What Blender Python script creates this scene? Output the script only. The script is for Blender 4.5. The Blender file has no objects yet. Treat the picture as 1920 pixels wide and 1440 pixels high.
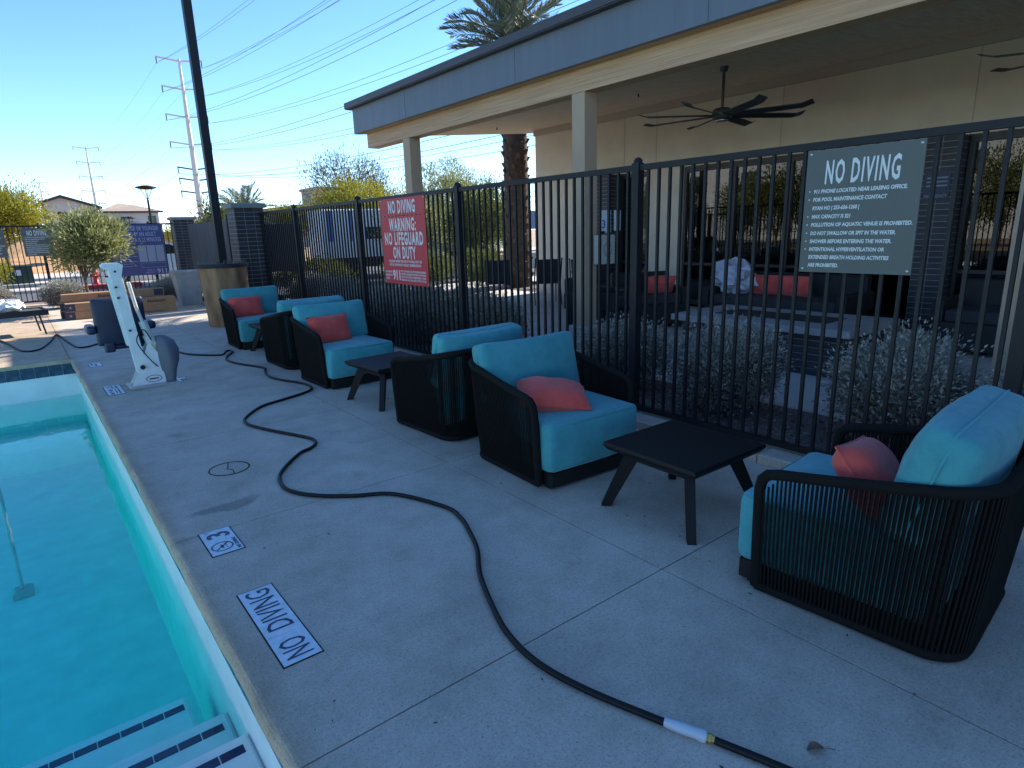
import bpy, math, random
import numpy as np
from mathutils import Vector, Matrix
random.seed(7); RNG = np.random.default_rng(7)
R = math.radians
SC = bpy.context.scene
COL = SC.collection

# ------------------------------------------------------------------ camera, sky, sun, exposure
cam = bpy.data.cameras.new('camera'); camo = bpy.data.objects.new('camera', cam); COL.objects.link(camo)
cam.sensor_width = 36; cam.lens = 1162.077 / 1920 * 36; cam.clip_start = 0.05; cam.clip_end = 6000
def cam_axes(pitch, yaw, roll):
    cy, sy, cp, sp = math.cos(yaw), math.sin(yaw), math.cos(pitch), math.sin(pitch)
    f = Vector((sy*cp, cy*cp, -sp)); r = Vector((cy, -sy, 0)); u = r.cross(f)
    c, s = math.cos(roll), math.sin(roll)
    return c*r + s*u, -s*r + c*u, f
_r, _u, _f = cam_axes(0.245636, 0.663059, -0.030450)
camo.matrix_world = Matrix(((_r.x, _u.x, -_f.x, 0), (_r.y, _u.y, -_f.y, 0), (_r.z, _u.z, -_f.z, 1.55), (0, 0, 0, 1)))
SC.camera = camo

SUN_AZ, SUN_EL = 83.0, 34.0            # azimuth from +Y towards +X
world = bpy.data.worlds.new('World'); SC.world = world; world.use_nodes = True
wn = world.node_tree; bg = wn.nodes['Background']
sky = wn.nodes.new('ShaderNodeTexSky'); sky.sky_type = 'NISHITA'; sky.sun_disc = False
sky.sun_elevation = R(SUN_EL); sky.sun_rotation = R(SUN_AZ); sky.altitude = 400; sky.air_density = 0.7; sky.dust_density = 0.0; sky.ozone_density = 3.0
hs = wn.nodes.new('ShaderNodeHueSaturation'); hs.inputs['Saturation'].default_value = 1.14
tint = wn.nodes.new('ShaderNodeMix'); tint.data_type = 'RGBA'; tint.blend_type = 'MULTIPLY'; tint.inputs[0].default_value = 1; tint.inputs[7].default_value = (1.02,1.0,.97,1)
wn.links.new(sky.outputs[0], hs.inputs['Color']); wn.links.new(hs.outputs[0], tint.inputs[6]); wn.links.new(tint.outputs[2], bg.inputs[0]); bg.inputs[1].default_value = 0.15
sun = bpy.data.lights.new('sun', 'SUN'); sun.energy = 4.8; sun.angle = R(0.5); sun.color = (1, 0.93, 0.82)
suno = bpy.data.objects.new('sun', sun); COL.objects.link(suno)
sd = Vector((math.sin(R(SUN_AZ))*math.cos(R(SUN_EL)), math.cos(R(SUN_AZ))*math.cos(R(SUN_EL)), math.sin(R(SUN_EL))))
suno.rotation_euler = sd.to_track_quat('Z', 'Y').to_euler(); suno.location = sd*60
SC.view_settings.view_transform = 'Standard'; SC.view_settings.look = 'None'
SC.view_settings.exposure = 1.25; SC.view_settings.gamma = 1.0; SC.view_settings.use_curve_mapping = False
SC.render.engine = 'CYCLES'
SC.cycles.use_denoising = True
SC.cycles.max_bounces = 8; SC.cycles.transparent_max_bounces = 16; SC.cycles.transmission_bounces = 6
SC.cycles.sample_clamp_indirect = 6

# ------------------------------------------------------------------ helpers
class MB:
    def __init__(s): s.v = []; s.f = []; s.sm = []
    def add(s, vs, fs, smooth=False):
        b = len(s.v); s.v += [tuple(v) for v in vs]; s.f += [tuple(i+b for i in f) for f in fs]; s.sm += [smooth]*len(fs); return s
    def box(s, x0, x1, y0, y1, z0, z1):
        return s.add([(x0,y0,z0),(x1,y0,z0),(x1,y1,z0),(x0,y1,z0),(x0,y0,z1),(x1,y0,z1),(x1,y1,z1),(x0,y1,z1)],
                     [(0,3,2,1),(4,5,6,7),(0,1,5,4),(1,2,6,5),(2,3,7,6),(3,0,4,7)])
    def bbox(s, x0, x1, y0, y1, z0, z1, b=0.006):
        """box whose top edges are chamfered"""
        a = [(x0,y0,z0),(x1,y0,z0),(x1,y1,z0),(x0,y1,z0)]
        m = [(x0,y0,z1-b),(x1,y0,z1-b),(x1,y1,z1-b),(x0,y1,z1-b)]
        t = [(x0+b,y0+b,z1),(x1-b,y0+b,z1),(x1-b,y1-b,z1),(x0+b,y1-b,z1)]
        f = [(0,3,2,1),(8,9,10,11)]
        for i in range(4):
            j = (i+1) % 4; f += [(i,j,4+j,4+i),(4+i,4+j,8+j,8+i)]
        return s.add(a+m+t, f)
    def beam(s, p, q, w, h=None, up=(0,0,1)):
        """square bar from p to q"""
        h = h or w; p = Vector(p); q = Vector(q); d = (q-p).normalized(); u = Vector(up)
        if abs(d.dot(u)) > .98: u = Vector((0,1,0))
        a = d.cross(u).normalized(); b = a.cross(d).normalized(); a *= w/2; b *= h/2
        return s.add([p-a-b, p+a-b, p+a+b, p-a+b, q-a-b, q+a-b, q+a+b, q-a+b],
                     [(0,3,2,1),(4,5,6,7),(0,1,5,4),(1,2,6,5),(2,3,7,6),(3,0,4,7)])
    def tube(s, pts, r, n=8, smooth=True, cap=True, closed=False):
        pts = [Vector(p) for p in pts]; N = len(pts); rr = r if isinstance(r, (list, tuple)) else [r]*N
        vs = []; prev = None
        for i, p in enumerate(pts):
            if closed: t = pts[(i+1) % N]-pts[i-1]
            else: t = pts[min(i+1, N-1)]-pts[max(i-1, 0)]
            t.normalize()
            if prev is None:
                u = Vector((0,0,1)) if abs(t.z) < .9 else Vector((1,0,0)); a = t.cross(u).normalized()
            else: a = (prev-t*prev.dot(t)).normalized()
            prev = a; b = t.cross(a)
            for k in range(n):
                an = 2*math.pi*k/n; vs.append(p+(a*math.cos(an)+b*math.sin(an))*rr[i])
        fs = []
        for i in range(N if closed else N-1):
            j = (i+1) % N
            for k in range(n): fs.append((i*n+k, i*n+(k+1) % n, j*n+(k+1) % n, j*n+k))
        s.add(vs, fs, smooth)
        if cap and not closed:
            s.add(vs[:n], [tuple(range(n-1, -1, -1))]); s.add(vs[-n:], [tuple(range(n))])
        return s
    def lathe(s, prof, n=20, c=(0,0,0), smooth=True):
        vs = []
        for r, z in prof:
            for k in range(n):
                an = 2*math.pi*k/n; vs.append((c[0]+r*math.cos(an), c[1]+r*math.sin(an), c[2]+z))
        fs = []
        for i in range(len(prof)-1):
            for k in range(n): fs.append((i*n+k, i*n+(k+1) % n, (i+1)*n+(k+1) % n, (i+1)*n+k))
        s.add(vs, fs, smooth); s.add(vs[:n], [tuple(range(n-1, -1, -1))]); s.add(vs[-n:], [tuple(range(n))]); return s
    def prism(s, poly, axis, a, b):
        """polygon (2d) extruded along axis from a to b; x:(y,z) y:(x,z) z:(x,y)"""
        def P(u, v, w): return {'x': (w,u,v), 'y': (u,w,v), 'z': (u,v,w)}[axis]
        n = len(poly); vs = [P(u, v, a) for u, v in poly]+[P(u, v, b) for u, v in poly]
        fs = [tuple(range(n-1, -1, -1)), tuple(range(n, 2*n))]+[(i, (i+1) % n, n+(i+1) % n, n+i) for i in range(n)]
        return s.add(vs, fs)
    def rbox(s, hx, hy, hz, r, c=(0,0,0), n=4, bulge=(0,0,0), M=None):
        """soft rounded box (cushion); bulge pushes faces outward at their middle"""
        vs = []; fs = []; idx = {}
        import itertools
        g = 8
        def vid(p):
            k = tuple(round(q, 5) for q in p)
            if k not in idx:
                idx[k] = len(vs); x, y, z = p
                ix, iy, iz = [max(-h+r, min(h-r, q*h)) for q, h in zip(p, (hx, hy, hz))]
                d = Vector((x*hx-ix, y*hy-iy, z*hz-iz))
                q = Vector((ix, iy, iz)) + (d.normalized()*r if d.length > 1e-9 else d)
                fx, fy, fz = (1-x*x), (1-y*y), (1-z*z)
                q += Vector((bulge[0]*fy*fz*x, bulge[1]*fx*fz*y, bulge[2]*fx*fy*z))
                q = (M @ q) if M else q
                vs.append(q+Vector(c))
            return idx[k]
        def tpos(h):
            e = r/h if h > r else .99
            return [-1, -1+.3*e, -1+e]+[-1+e+(2-2*e)*k/(g-4) for k in range(1, g-4)]+[1-e, 1-.3*e, 1]
        T = [tpos(h) for h in (hx, hy, hz)]
        for ax in range(3):
            o = [i for i in range(3) if i != ax]
            A, B = T[o[0]], T[o[1]]
            for sg in (-1, 1):
                for i in range(len(A)-1):
                    for j in range(len(B)-1):
                        q = []
                        for (u, w) in ((i,j),(i+1,j),(i+1,j+1),(i,j+1)):
                            p = [0,0,0]; p[ax] = sg; p[o[0]] = A[u]; p[o[1]] = B[w]; q.append(vid(p))
                        if (sg < 0) ^ (ax == 1): q.reverse()
                        fs.append(tuple(q))
        return s.add(vs, fs, True)
    def mesh(s, name):
        me = bpy.data.meshes.new(name); me.from_pydata(s.v, [], s.f); me.polygons.foreach_set('use_smooth', s.sm); me.update(); return me

def link(name, data, m=None, parent=None, loc=None, rot=None):
    o = bpy.data.objects.new(name, data); COL.objects.link(o)
    if m is not None and data is not None and len(data.materials) == 0: data.materials.append(m)
    if parent is not None: o.parent = parent
    if loc is not None: o.location = loc
    if rot is not None: o.rotation_euler = rot
    return o
def part(name, mb, m, parent=None, loc=None, rot=None):
    return link(name, mb.mesh(name) if isinstance(mb, MB) else mb, m, parent, loc, rot)
def tag(o, label=None, cat=None, group=None, kind=None):
    if label: o['label'] = label
    if cat: o['category'] = cat
    if group: o['group'] = group
    if kind: o['kind'] = kind
    return o
def thing(name, label, cat, loc=(0,0,0), rotz=0, group=None):
    o = bpy.data.objects.new(name, None); COL.objects.link(o); o.location = loc; o.rotation_euler = (0,0,rotz); o.empty_display_size = .1
    return tag(o, label, cat, group)
def stuff(o): o['kind'] = 'stuff'; return o
def copy_tree(o, loc=None, rotz=None, label=None, parent=None):
    c = o.copy(); COL.objects.link(c)
    if parent is not None: c.parent = parent
    if loc is not None: c.location = loc
    if rotz is not None: c.rotation_euler = (0,0,rotz)
    if label: c['label'] = label
    for ch in list(o.children): copy_tree(ch, parent=c)
    return c
def smooth_path(pts, k=6):
    P = [Vector(p) for p in pts]; P = [2*P[0]-P[1]]+P+[2*P[-1]-P[-2]]; out = []
    for i in range(1, len(P)-2):
        a, b, c, d = P[i-1:i+3]
        for j in range(k):
            t = j/k; out.append(.5*((2*b)+(-a+c)*t+(2*a-5*b+4*c-d)*t*t+(-a+3*b-3*c+d)*t**3))
    out.append(P[-2]); return out

# ------------------------------------------------------------------ materials
MATS = {}
def M(name, col, rough=.6, metal=0., var=0., scale=8., bump=0., bscale=60., spec=.5, island=0., coord='Object', stretch=None, detail=4, col2=None):
    if name in MATS: return MATS[name]
    m = bpy.data.materials.new(name); m.use_nodes = True; n = m.node_tree; L = n.links
    b = n.nodes['Principled BSDF']; b.inputs['Roughness'].default_value = rough; b.inputs['Metallic'].default_value = metal
    b.inputs['Specular IOR Level'].default_value = spec
    b.inputs['Base Color'].default_value = (*col, 1)
    tc = n.nodes.new('ShaderNodeTexCoord'); mp = n.nodes.new('ShaderNodeMapping'); L.new(tc.outputs[coord], mp.inputs[0])
    if stretch: mp.inputs['Scale'].default_value = stretch
    src = None
    if var or col2:
        nz = n.nodes.new('ShaderNodeTexNoise'); nz.inputs['Scale'].default_value = scale; nz.inputs['Detail'].default_value = detail; L.new(mp.outputs[0], nz.inputs[0])
        cr = n.nodes.new('ShaderNodeValToRGB'); L.new(nz.outputs[0], cr.inputs[0])
        lo = tuple(c*(1-var) for c in col); hi = tuple(min(1, c*(1+var)) for c in (col2 or col))
        cr.color_ramp.elements[0].position = .3; cr.color_ramp.elements[1].position = .7
        cr.color_ramp.elements[0].color = (*lo, 1); cr.color_ramp.elements[1].color = (*hi, 1); src = cr.outputs[0]
    if island:
        g = n.nodes.new('ShaderNodeNewGeometry'); mr = n.nodes.new('ShaderNodeMapRange'); L.new(g.outputs['Random Per Island'], mr.inputs[0])
        mr.inputs[3].default_value = 1-island; mr.inputs[4].default_value = 1+island
        mx = n.nodes.new('ShaderNodeVectorMath'); mx.operation = 'SCALE'
        if src is not None: L.new(src, mx.inputs[0])
        else: mx.inputs[0].default_value = col
        L.new(mr.outputs[0], mx.inputs['Scale']); src = mx.outputs[0]
    if src is not None: L.new(src, b.inputs['Base Color'])
    if bump:
        nb = n.nodes.new('ShaderNodeTexNoise'); nb.inputs['Scale'].default_value = bscale; nb.inputs['Detail'].default_value = 5; L.new(mp.outputs[0], nb.inputs[0])
        bp = n.nodes.new('ShaderNodeBump'); bp.inputs['Strength'].default_value = bump; bp.inputs['Distance'].default_value = .01
        L.new(nb.outputs[0], bp.inputs['Height']); L.new(bp.outputs[0], b.inputs['Normal'])
    MATS[name] = m; return m
def leafmat(name, c1, c2, rough=.55, trans=.25):
    m = bpy.data.materials.new(name); m.use_nodes = True; n = m.node_tree; L = n.links; b = n.nodes['Principled BSDF']
    g = n.nodes.new('ShaderNodeNewGeometry'); cr = n.nodes.new('ShaderNodeValToRGB'); L.new(g.outputs['Random Per Island'], cr.inputs[0])
    cr.color_ramp.elements[0].color = (*c1, 1); cr.color_ramp.elements[1].color = (*c2, 1)
    L.new(cr.outputs[0], b.inputs['Base Color']); b.inputs['Roughness'].default_value = rough; b.inputs['Specular IOR Level'].default_value = .25
    t = n.nodes.new('ShaderNodeBsdfTranslucent'); L.new(cr.outputs[0], t.inputs[0]); mx = n.nodes.new('ShaderNodeMixShader'); mx.inputs[0].default_value = trans
    L.new(b.outputs[0], mx.inputs[1]); L.new(t.outputs[0], mx.inputs[2]); L.new(mx.outputs[0], n.nodes['Material Output'].inputs[0]); return m

def concrete_mat():
    m = bpy.data.materials.new('deck_concrete'); m.use_nodes = True; n = m.node_tree; L = n.links; b = n.nodes['Principled BSDF']
    g = n.nodes.new('ShaderNodeNewGeometry'); P = g.outputs['Position']
    def noise(s, d=4, r=.5):
        z = n.nodes.new('ShaderNodeTexNoise'); z.inputs['Scale'].default_value = s; z.inputs['Detail'].default_value = d; z.inputs['Roughness'].default_value = r; L.new(P, z.inputs[0]); return z.outputs[0]
    def ramp(v, p0, c0, p1, c1):
        cr = n.nodes.new('ShaderNodeValToRGB'); L.new(v, cr.inputs[0]); e = cr.color_ramp.elements
        e[0].position = p0; e[0].color = (*c0, 1); e[1].position = p1; e[1].color = (*c1, 1); return cr.outputs[0]
    def mul(a, bb, f=1.):
        mx = n.nodes.new('ShaderNodeMix'); mx.data_type = 'RGBA'; mx.blend_type = 'MULTIPLY'; mx.inputs[0].default_value = f
        L.new(a, mx.inputs[6]); L.new(bb, mx.inputs[7]); return mx.outputs[2]
    base = ramp(noise(.9, 6, .6), .35, (.50,.42,.34), .68, (.61,.52,.43))
    blot = ramp(noise(3.3, 6, .7), .32, (.78,.77,.76), .6, (1,1,1))
    speck = ramp(noise(110, 3, .75), .33, (.55,.54,.53), .47, (1,1,1))
    fine = ramp(noise(60, 3), .3, (.9,.9,.9), .7, (1.08,1.08,1.08))
    pale = ramp(noise(85, 2, .7), .60, (1,1,1), .72, (1.22,1.2,1.18))
    c = mul(mul(mul(mul(base, blot), speck, .9), fine, .9), pale, .8)
    # damp patch beside the depth tile
    def ell(cx, cy, sx, sy):
        v = n.nodes.new('ShaderNodeVectorMath'); v.operation = 'SUBTRACT'; L.new(P, v.inputs[0]); v.inputs[1].default_value = (cx, cy, 0)
        d = n.nodes.new('ShaderNodeVectorMath'); d.operation = 'MULTIPLY'; L.new(v.outputs[0], d.inputs[0]); d.inputs[1].default_value = (1/sx, 1/sy, 0)
        w = n.nodes.new('ShaderNodeTexNoise'); w.inputs['Scale'].default_value = 5; w.inputs['Detail'].default_value = 6; L.new(P, w.inputs[0])
        l = n.nodes.new('ShaderNodeVectorMath'); l.operation = 'LENGTH'; L.new(d.outputs[0], l.inputs[0])
        a = n.nodes.new('ShaderNodeMath'); a.operation = 'MULTIPLY_ADD'; L.new(w.outputs[0], a.inputs[0]); a.inputs[1].default_value = 1.3; L.new(l.outputs['Value'], a.inputs[2]); return a.outputs[0]
    c = mul(c, ramp(ell(.74, 3.74, .50, .22), .85, (.62,.62,.64), 1.6, (1,1,1)))
    c = mul(c, ramp(ell(.85, 7.6, .5, .35), .9, (.78,.74,.70), 1.7, (1,1,1)))
    vz = n.nodes.new('ShaderNodeTexVoronoi'); vz.inputs['Scale'].default_value = 1.7; vz.inputs['Randomness'].default_value = 1; L.new(P, vz.inputs[0])
    wa = n.nodes.new('ShaderNodeMath'); wa.operation = 'MULTIPLY_ADD'; L.new(noise(9, 6, .7), wa.inputs[0]); wa.inputs[1].default_value = .5; L.new(vz.outputs['Distance'], wa.inputs[2])
    c = mul(c, ramp(wa.outputs[0], .27, (.80,.79,.78), .40, (1,1,1)))
    c = mul(c, ramp(noise(26, 8, .75), .28, (.80,.79,.77), .42, (1,1,1)), .7)
    # brownish weathering along the pool edge
    sx = n.nodes.new('ShaderNodeSeparateXYZ'); L.new(P, sx.inputs[0])
    w2 = n.nodes.new('ShaderNodeMath'); w2.operation = 'MULTIPLY_ADD'; L.new(noise(7, 5), w2.inputs[0]); w2.inputs[1].default_value = .12; L.new(sx.outputs[0], w2.inputs[2])
    edge = ramp(w2.outputs[0], .46, (.86,.79,.70), .56, (1,1,1))
    c = mul(c, edge)
    L.new(c, b.inputs['Base Color']); b.inputs['Roughness'].default_value = .82; b.inputs['Specular IOR Level'].default_value = .3
    bp = n.nodes.new('ShaderNodeBump'); bp.inputs['Strength'].default_value = .4; bp.inputs['Distance'].default_value = .005; L.new(noise(120, 4, .65), bp.inputs['Height']); L.new(bp.outputs[0], b.inputs['Normal'])
    return m
CONC = concrete_mat()
JOINT = M('joint_filler', (.02,.019,.018), .95)
PLASTER = M('pool_plaster', (.74,.82,.79), .6, var=.07, scale=5, bump=.05, bscale=40)
FENCE = M('fence_paint', (.009,.010,.013), .5, bump=.02, spec=.3)
ROPE = M('chair_rope', (.006,.0058,.0055), .85, bump=.3, bscale=300, spec=.2)
CHDARK = M('chair_frame', (.009,.009,.010), .6, spec=.3)
def fabric(name, col, fade):
    m = bpy.data.materials.new(name); m.use_nodes = True; n = m.node_tree; L = n.links; b = n.nodes['Principled BSDF']
    tc = n.nodes.new('ShaderNodeTexCoord'); oi = n.nodes.new('ShaderNodeObjectInfo')
    ad = n.nodes.new('ShaderNodeVectorMath'); ad.operation = 'ADD'; L.new(tc.outputs['Object'], ad.inputs[0]); L.new(oi.outputs['Random'], ad.inputs[1])
    def noise(s, d, r=.5, dist=0):
        z = n.nodes.new('ShaderNodeTexNoise'); z.inputs['Scale'].default_value = s; z.inputs['Detail'].default_value = d; z.inputs['Roughness'].default_value = r; z.inputs['Distortion'].default_value = dist; L.new(ad.outputs[0], z.inputs[0]); return z.outputs[0]
    cr = n.nodes.new('ShaderNodeValToRGB'); L.new(noise(7, 8, .7), cr.inputs[0]); e = cr.color_ramp.elements
    e[0].position = .3; e[0].color = (*[c*.86 for c in col], 1); e[1].position = .72; e[1].color = (*fade, 1)
    hr = n.nodes.new('ShaderNodeValToRGB'); L.new(noise(520, 2, .6), hr.inputs[0]); hr.color_ramp.elements[0].position = .3; hr.color_ramp.elements[0].color = (.72,.72,.72,1); hr.color_ramp.elements[1].position = .65; hr.color_ramp.elements[1].color = (1.12,1.12,1.12,1)
    mx = n.nodes.new('ShaderNodeMix'); mx.data_type = 'RGBA'; mx.blend_type = 'MULTIPLY'; mx.inputs[0].default_value = .8; L.new(cr.outputs[0], mx.inputs[6]); L.new(hr.outputs[0], mx.inputs[7])
    vr = n.nodes.new('ShaderNodeMapRange'); L.new(oi.outputs['Random'], vr.inputs[0]); vr.inputs[3].default_value = .88; vr.inputs[4].default_value = 1.12
    vs_ = n.nodes.new('ShaderNodeVectorMath'); vs_.operation = 'SCALE'; L.new(mx.outputs[2], vs_.inputs[0]); L.new(vr.outputs[0], vs_.inputs['Scale']); L.new(vs_.outputs[0], b.inputs['Base Color'])
    b.inputs['Roughness'].default_value = .95; b.inputs['Specular IOR Level'].default_value = .12; b.inputs['Sheen Weight'].default_value = .25
    b1 = n.nodes.new('ShaderNodeBump'); b1.inputs['Strength'].default_value = .55; b1.inputs['Distance'].default_value = .03; L.new(noise(4.5, 3, .5, 1.2), b1.inputs['Height'])
    b2 = n.nodes.new('ShaderNodeBump'); b2.inputs['Strength'].default_value = .35; b2.inputs['Distance'].default_value = .004; L.new(noise(480, 2), b2.inputs['Height']); L.new(b1.outputs[0], b2.inputs['Normal']); L.new(b2.outputs[0], b.inputs['Normal'])
    return m
TEAL = fabric('teal_fabric', (.055,.30,.34), (.085,.36,.39))
RED = fabric('coral_fabric', (.68,.085,.07), (.74,.12,.10))
TABLE = M('table_paint', (.006,.006,.007), .55, spec=.25, bump=.02, bscale=120)
HOSE = M('hose_rubber', (.004,.004,.005), .5, spec=.3)
WHITE = M('white_coat', (.70,.72,.72), .35, var=.05, scale=12)
STUCCO = M('stucco', (.62,.53,.41), .9, var=.06, scale=2.5, bump=.25, bscale=180)
BRICK = M('charcoal_brick', (.028,.028,.034), .55, var=.25, scale=9, island=.35, bump=.15, bscale=90)
MORTAR = M('mortar', (.26,.26,.27), .9)
WOOD = M('beam_wood', (.42,.235,.12), .6, var=.12, scale=6, col2=(.54,.34,.195), stretch=(14,.16,14), bump=.05, bscale=30)
CEIL = M('ceiling_wood', (.62,.46,.31), .65, var=.10, scale=4, col2=(.66,.53,.40), stretch=(.5,8,8))
POSTP = M('post_paint', (.46,.33,.22), .8, var=.05, scale=3)
FASCIA = M('fascia_paint', (.115,.135,.165), .5, var=.09, scale=3, stretch=(1,3,.25), detail=8)
DRIP = M('drip_edge', (.045,.043,.048), .5)
FRAME = M('window_frame', (.015,.015,.017), .4)
GRAVEL = M('gravel_base', (.16,.115,.095), .95, var=.5, scale=40, bump=.6, bscale=70)
DIRT = M('desert_soil', (.34,.24,.16), .95, var=.25, scale=.6, bump=.3, bscale=6, coord='Object')
ASPH = M('asphalt', (.085,.085,.088), .9, var=.2, scale=.8, bump=.2, bscale=40)
WALK = M('walk_concrete', (.47,.44,.40), .85, var=.1, scale=2, bump=.1, bscale=60)
BARK = M('bark', (.11,.085,.06), .9, var=.4, scale=14, bump=.6, bscale=30)
PAPER = M('white_print', (.72,.74,.74), .6)

# ------------------------------------------------------------------ text
def text_mb(mb, txt, size, x, y, z=.0, xs=1., align='LEFT', bold=0., maxw=None, shear=0., gap=1.):
    cu = bpy.data.curves.new('t', 'FONT'); cu.body = txt; cu.size = size; cu.align_x = align; cu.offset = bold; cu.resolution_u = 2; cu.shear = shear; cu.space_character = gap
    o = bpy.data.objects.new('t', cu); COL.objects.link(o)
    TXT.append((mb, o, x, y, z, xs, maxw))
TXT = []
def flush_text():
    dg = bpy.context.evaluated_depsgraph_get(); dg.update()
    for mb, o, x, y, z, xs, maxw in TXT:
        me = bpy.data.meshes.new_from_object(o.evaluated_get(dg))
        vs = [tuple(v.co) for v in me.vertices]
        if maxw and vs:
            w = max(abs(v[0]) for v in vs) if o.data.align_x == 'LEFT' else max(v[0] for v in vs)-min(v[0] for v in vs)
            xs = maxw/w
        mb.add([(vx*xs+x, vy+y, vz+z) for vx, vy, vz in vs], [tuple(p.vertices) for p in me.polygons])
        cu = o.data; bpy.data.objects.remove(o); bpy.data.curves.remove(cu); bpy.data.meshes.remove(me)
    TXT.clear()

# lettering (flat print, a hair proud of its sign); all sign faces have their origin at the lower left corner
T_rules, T_red, T_spa, T_nod, T_3ft, T_box, T_note, T_emer = [MB() for _ in range(8)]
text_mb(T_rules, 'NO DIVING', .178, .108, .508, bold=.0045, maxw=.40, shear=.06, gap=1.22)
for frac, txt, w, bul in ((.345,'911 PHONE LOCATED NEAR LEASING OFFICE.',.50,1),(.411,'FOR POOL MAINTENANCE CONTACT',.405,1),(.48,'RYAN HO | 253-656-1260 |',.266,0),
        (.55,'MAX CAPACITY IS 321',.222,1),(.617,'POLLUTION OF AQUATIC VENUE IS PROHIBITED.',.545,1),(.687,'DO NOT SWALLOW OR SPIT IN THE WATER.',.468,1),
        (.754,'SHOWER BEFORE ENTERING THE WATER.',.452,1),(.82,'INTENTIONAL HYPERVENTILATION OR',.42,1),(.886,'EXTENDED BREATH HOLDING ACTIVITIES',.448,0),(.953,'ARE PROHIBITED.',.18,0)):
    y = .695*(1-frac); text_mb(T_rules, txt, .029, .052, y, maxw=w, bold=.0011, shear=.12)
    if bul: T_rules.box(.026, .033, y+.007, y+.014, 0, .0004)
for txt, cy, cap, w in (('NO DIVING',.098,.145,.66),('WARNING:',.30,.145,.66),('NO LIFEGUARD',.462,.145,.95),('ON DUTY',.625,.14,.56)):
    text_mb(T_red, txt, cap/.70, .55, 1.035*(1-cy)-cap/2, align='CENTER', maxw=w, bold=.006, gap=1.2)
for txt, cy, w in (('CHILDREN UNDER THE AGE OF 14 SHALL NOT USE',.728,.82),('POOL WITHOUT ADULT SUPERVISION',.772,.78)):
    text_mb(T_red, txt, .042, .55, 1.035*(1-cy)-.014, align='CENTER', maxw=w, bold=.001)
text_mb(T_red, '911', .165, .225, .055, maxw=.19, bold=.006)
for i, t in enumerate(('IN CASE OF', 'EMERGENCY', 'DIAL')): text_mb(T_red, t, .036, .035, .135-.042*i, maxw=(.17,.18,.1)[i], bold=.001)
for i, t in enumerate(('POOL PHONE LOCATED NEAR LEASING', 'OFFICE. ADDRESS POSTED ON PHONE', 'STATE NATURE OF EMERGENCY AND', 'REMAIN ON THE LINE UNTIL TOLD')): text_mb(T_red, t, .032, .44, .15-.035*i, maxw=.60, bold=.0008)
for txt, y, w in (('14 YEARS OF AGE OR YOUNGER',1.20,1.22),('ACCOMPANIED BY AN ADULT',1.05,1.14),('MAX TIME IN SPA IS 15 MINUTES',.90,1.24)):
    text_mb(T_spa, txt, .155, .05, y, maxw=w, bold=.002, gap=1.15)
text_mb(T_spa, '911', .17, 1.08, .04, maxw=.24, bold=.004)
text_mb(T_spa, 'DIAL IN', .05, .84, .115, maxw=.2); text_mb(T_spa, 'EMERGENCY', .05, .80, .05, maxw=.25)
for i in range(9): T_spa.box(.08, .60-.04*(i % 3), .75-.062*i, .757-.062*i, 0, .0005)
text_mb(T_nod, 'NO', .148, .02, .022, maxw=.135, bold=.0006); text_mb(T_nod, 'DIVING', .148, .235, .022, maxw=.355, bold=.0006)
text_mb(T_3ft, '3', .155, .19, .020, maxw=.075, bold=.004); text_mb(T_3ft, 'FT', .03, .272, .105, maxw=.024)
text_mb(T_3ft, 'NO DIVING', .026, .012, .008, maxw=.14, bold=.0012)
for k in range(36):
    a, b = 2*math.pi*k/36, 2*math.pi*(k+1)/36
    T_3ft.add([(.083+r*math.cos(t), .086+r*math.sin(t), 0) for t, r in ((a,.046),(a,.054),(b,.054),(b,.046))], [(0,1,2,3)])
T_3ft.add([(.046,.120,0),(.052,.126,0),(.121,.053,0),(.115,.047,0)], [(0,3,2,1)])
T_3ft.add([(.053,.082,0),(.075,.094,0),(.112,.09,0),(.09,.080,0)], [(0,3,2,1)])
for i in range(3): T_3ft.add([(.056+.022*i,.064,0),(.072+.022*i,.071,0),(.074+.022*i,.067,0),(.058+.022*i,.060,0)], [(0,3,2,1)])
text_mb(T_box, 'Aluminum', .09, .0, .0, maxw=.36, bold=.002)
text_mb(T_note, '31', .15, .03, .06, maxw=.13, bold=.003)
text_mb(T_emer, 'EMERGENCY', .055, .015, .03, maxw=.27, bold=.001)
flush_text()

# ------------------------------------------------------------------ the setting
tag(part('ground', MB().add([(-900,-900,-2.2),(900,-900,-2.2),(900,3000,-2.2),(-900,3000,-2.2)], [(0,1,2,3)]), DIRT), kind='structure')
gm = MB()  # desert floor around the site with a hole for the pool
for x0, x1, y0, y1 in ((-400,400,40,1500),(-400,-14,-200,40),(-14,400,-200,-14),(12,400,-14,40),(-14,12,20.6,40)):
    gm.add([(x0,y0,-.03),(x1,y0,-.03),(x1,y1,-.03),(x0,y1,-.03)], [(0,1,2,3)])
tag(part('desert_ground', gm, DIRT), kind='structure')

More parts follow.
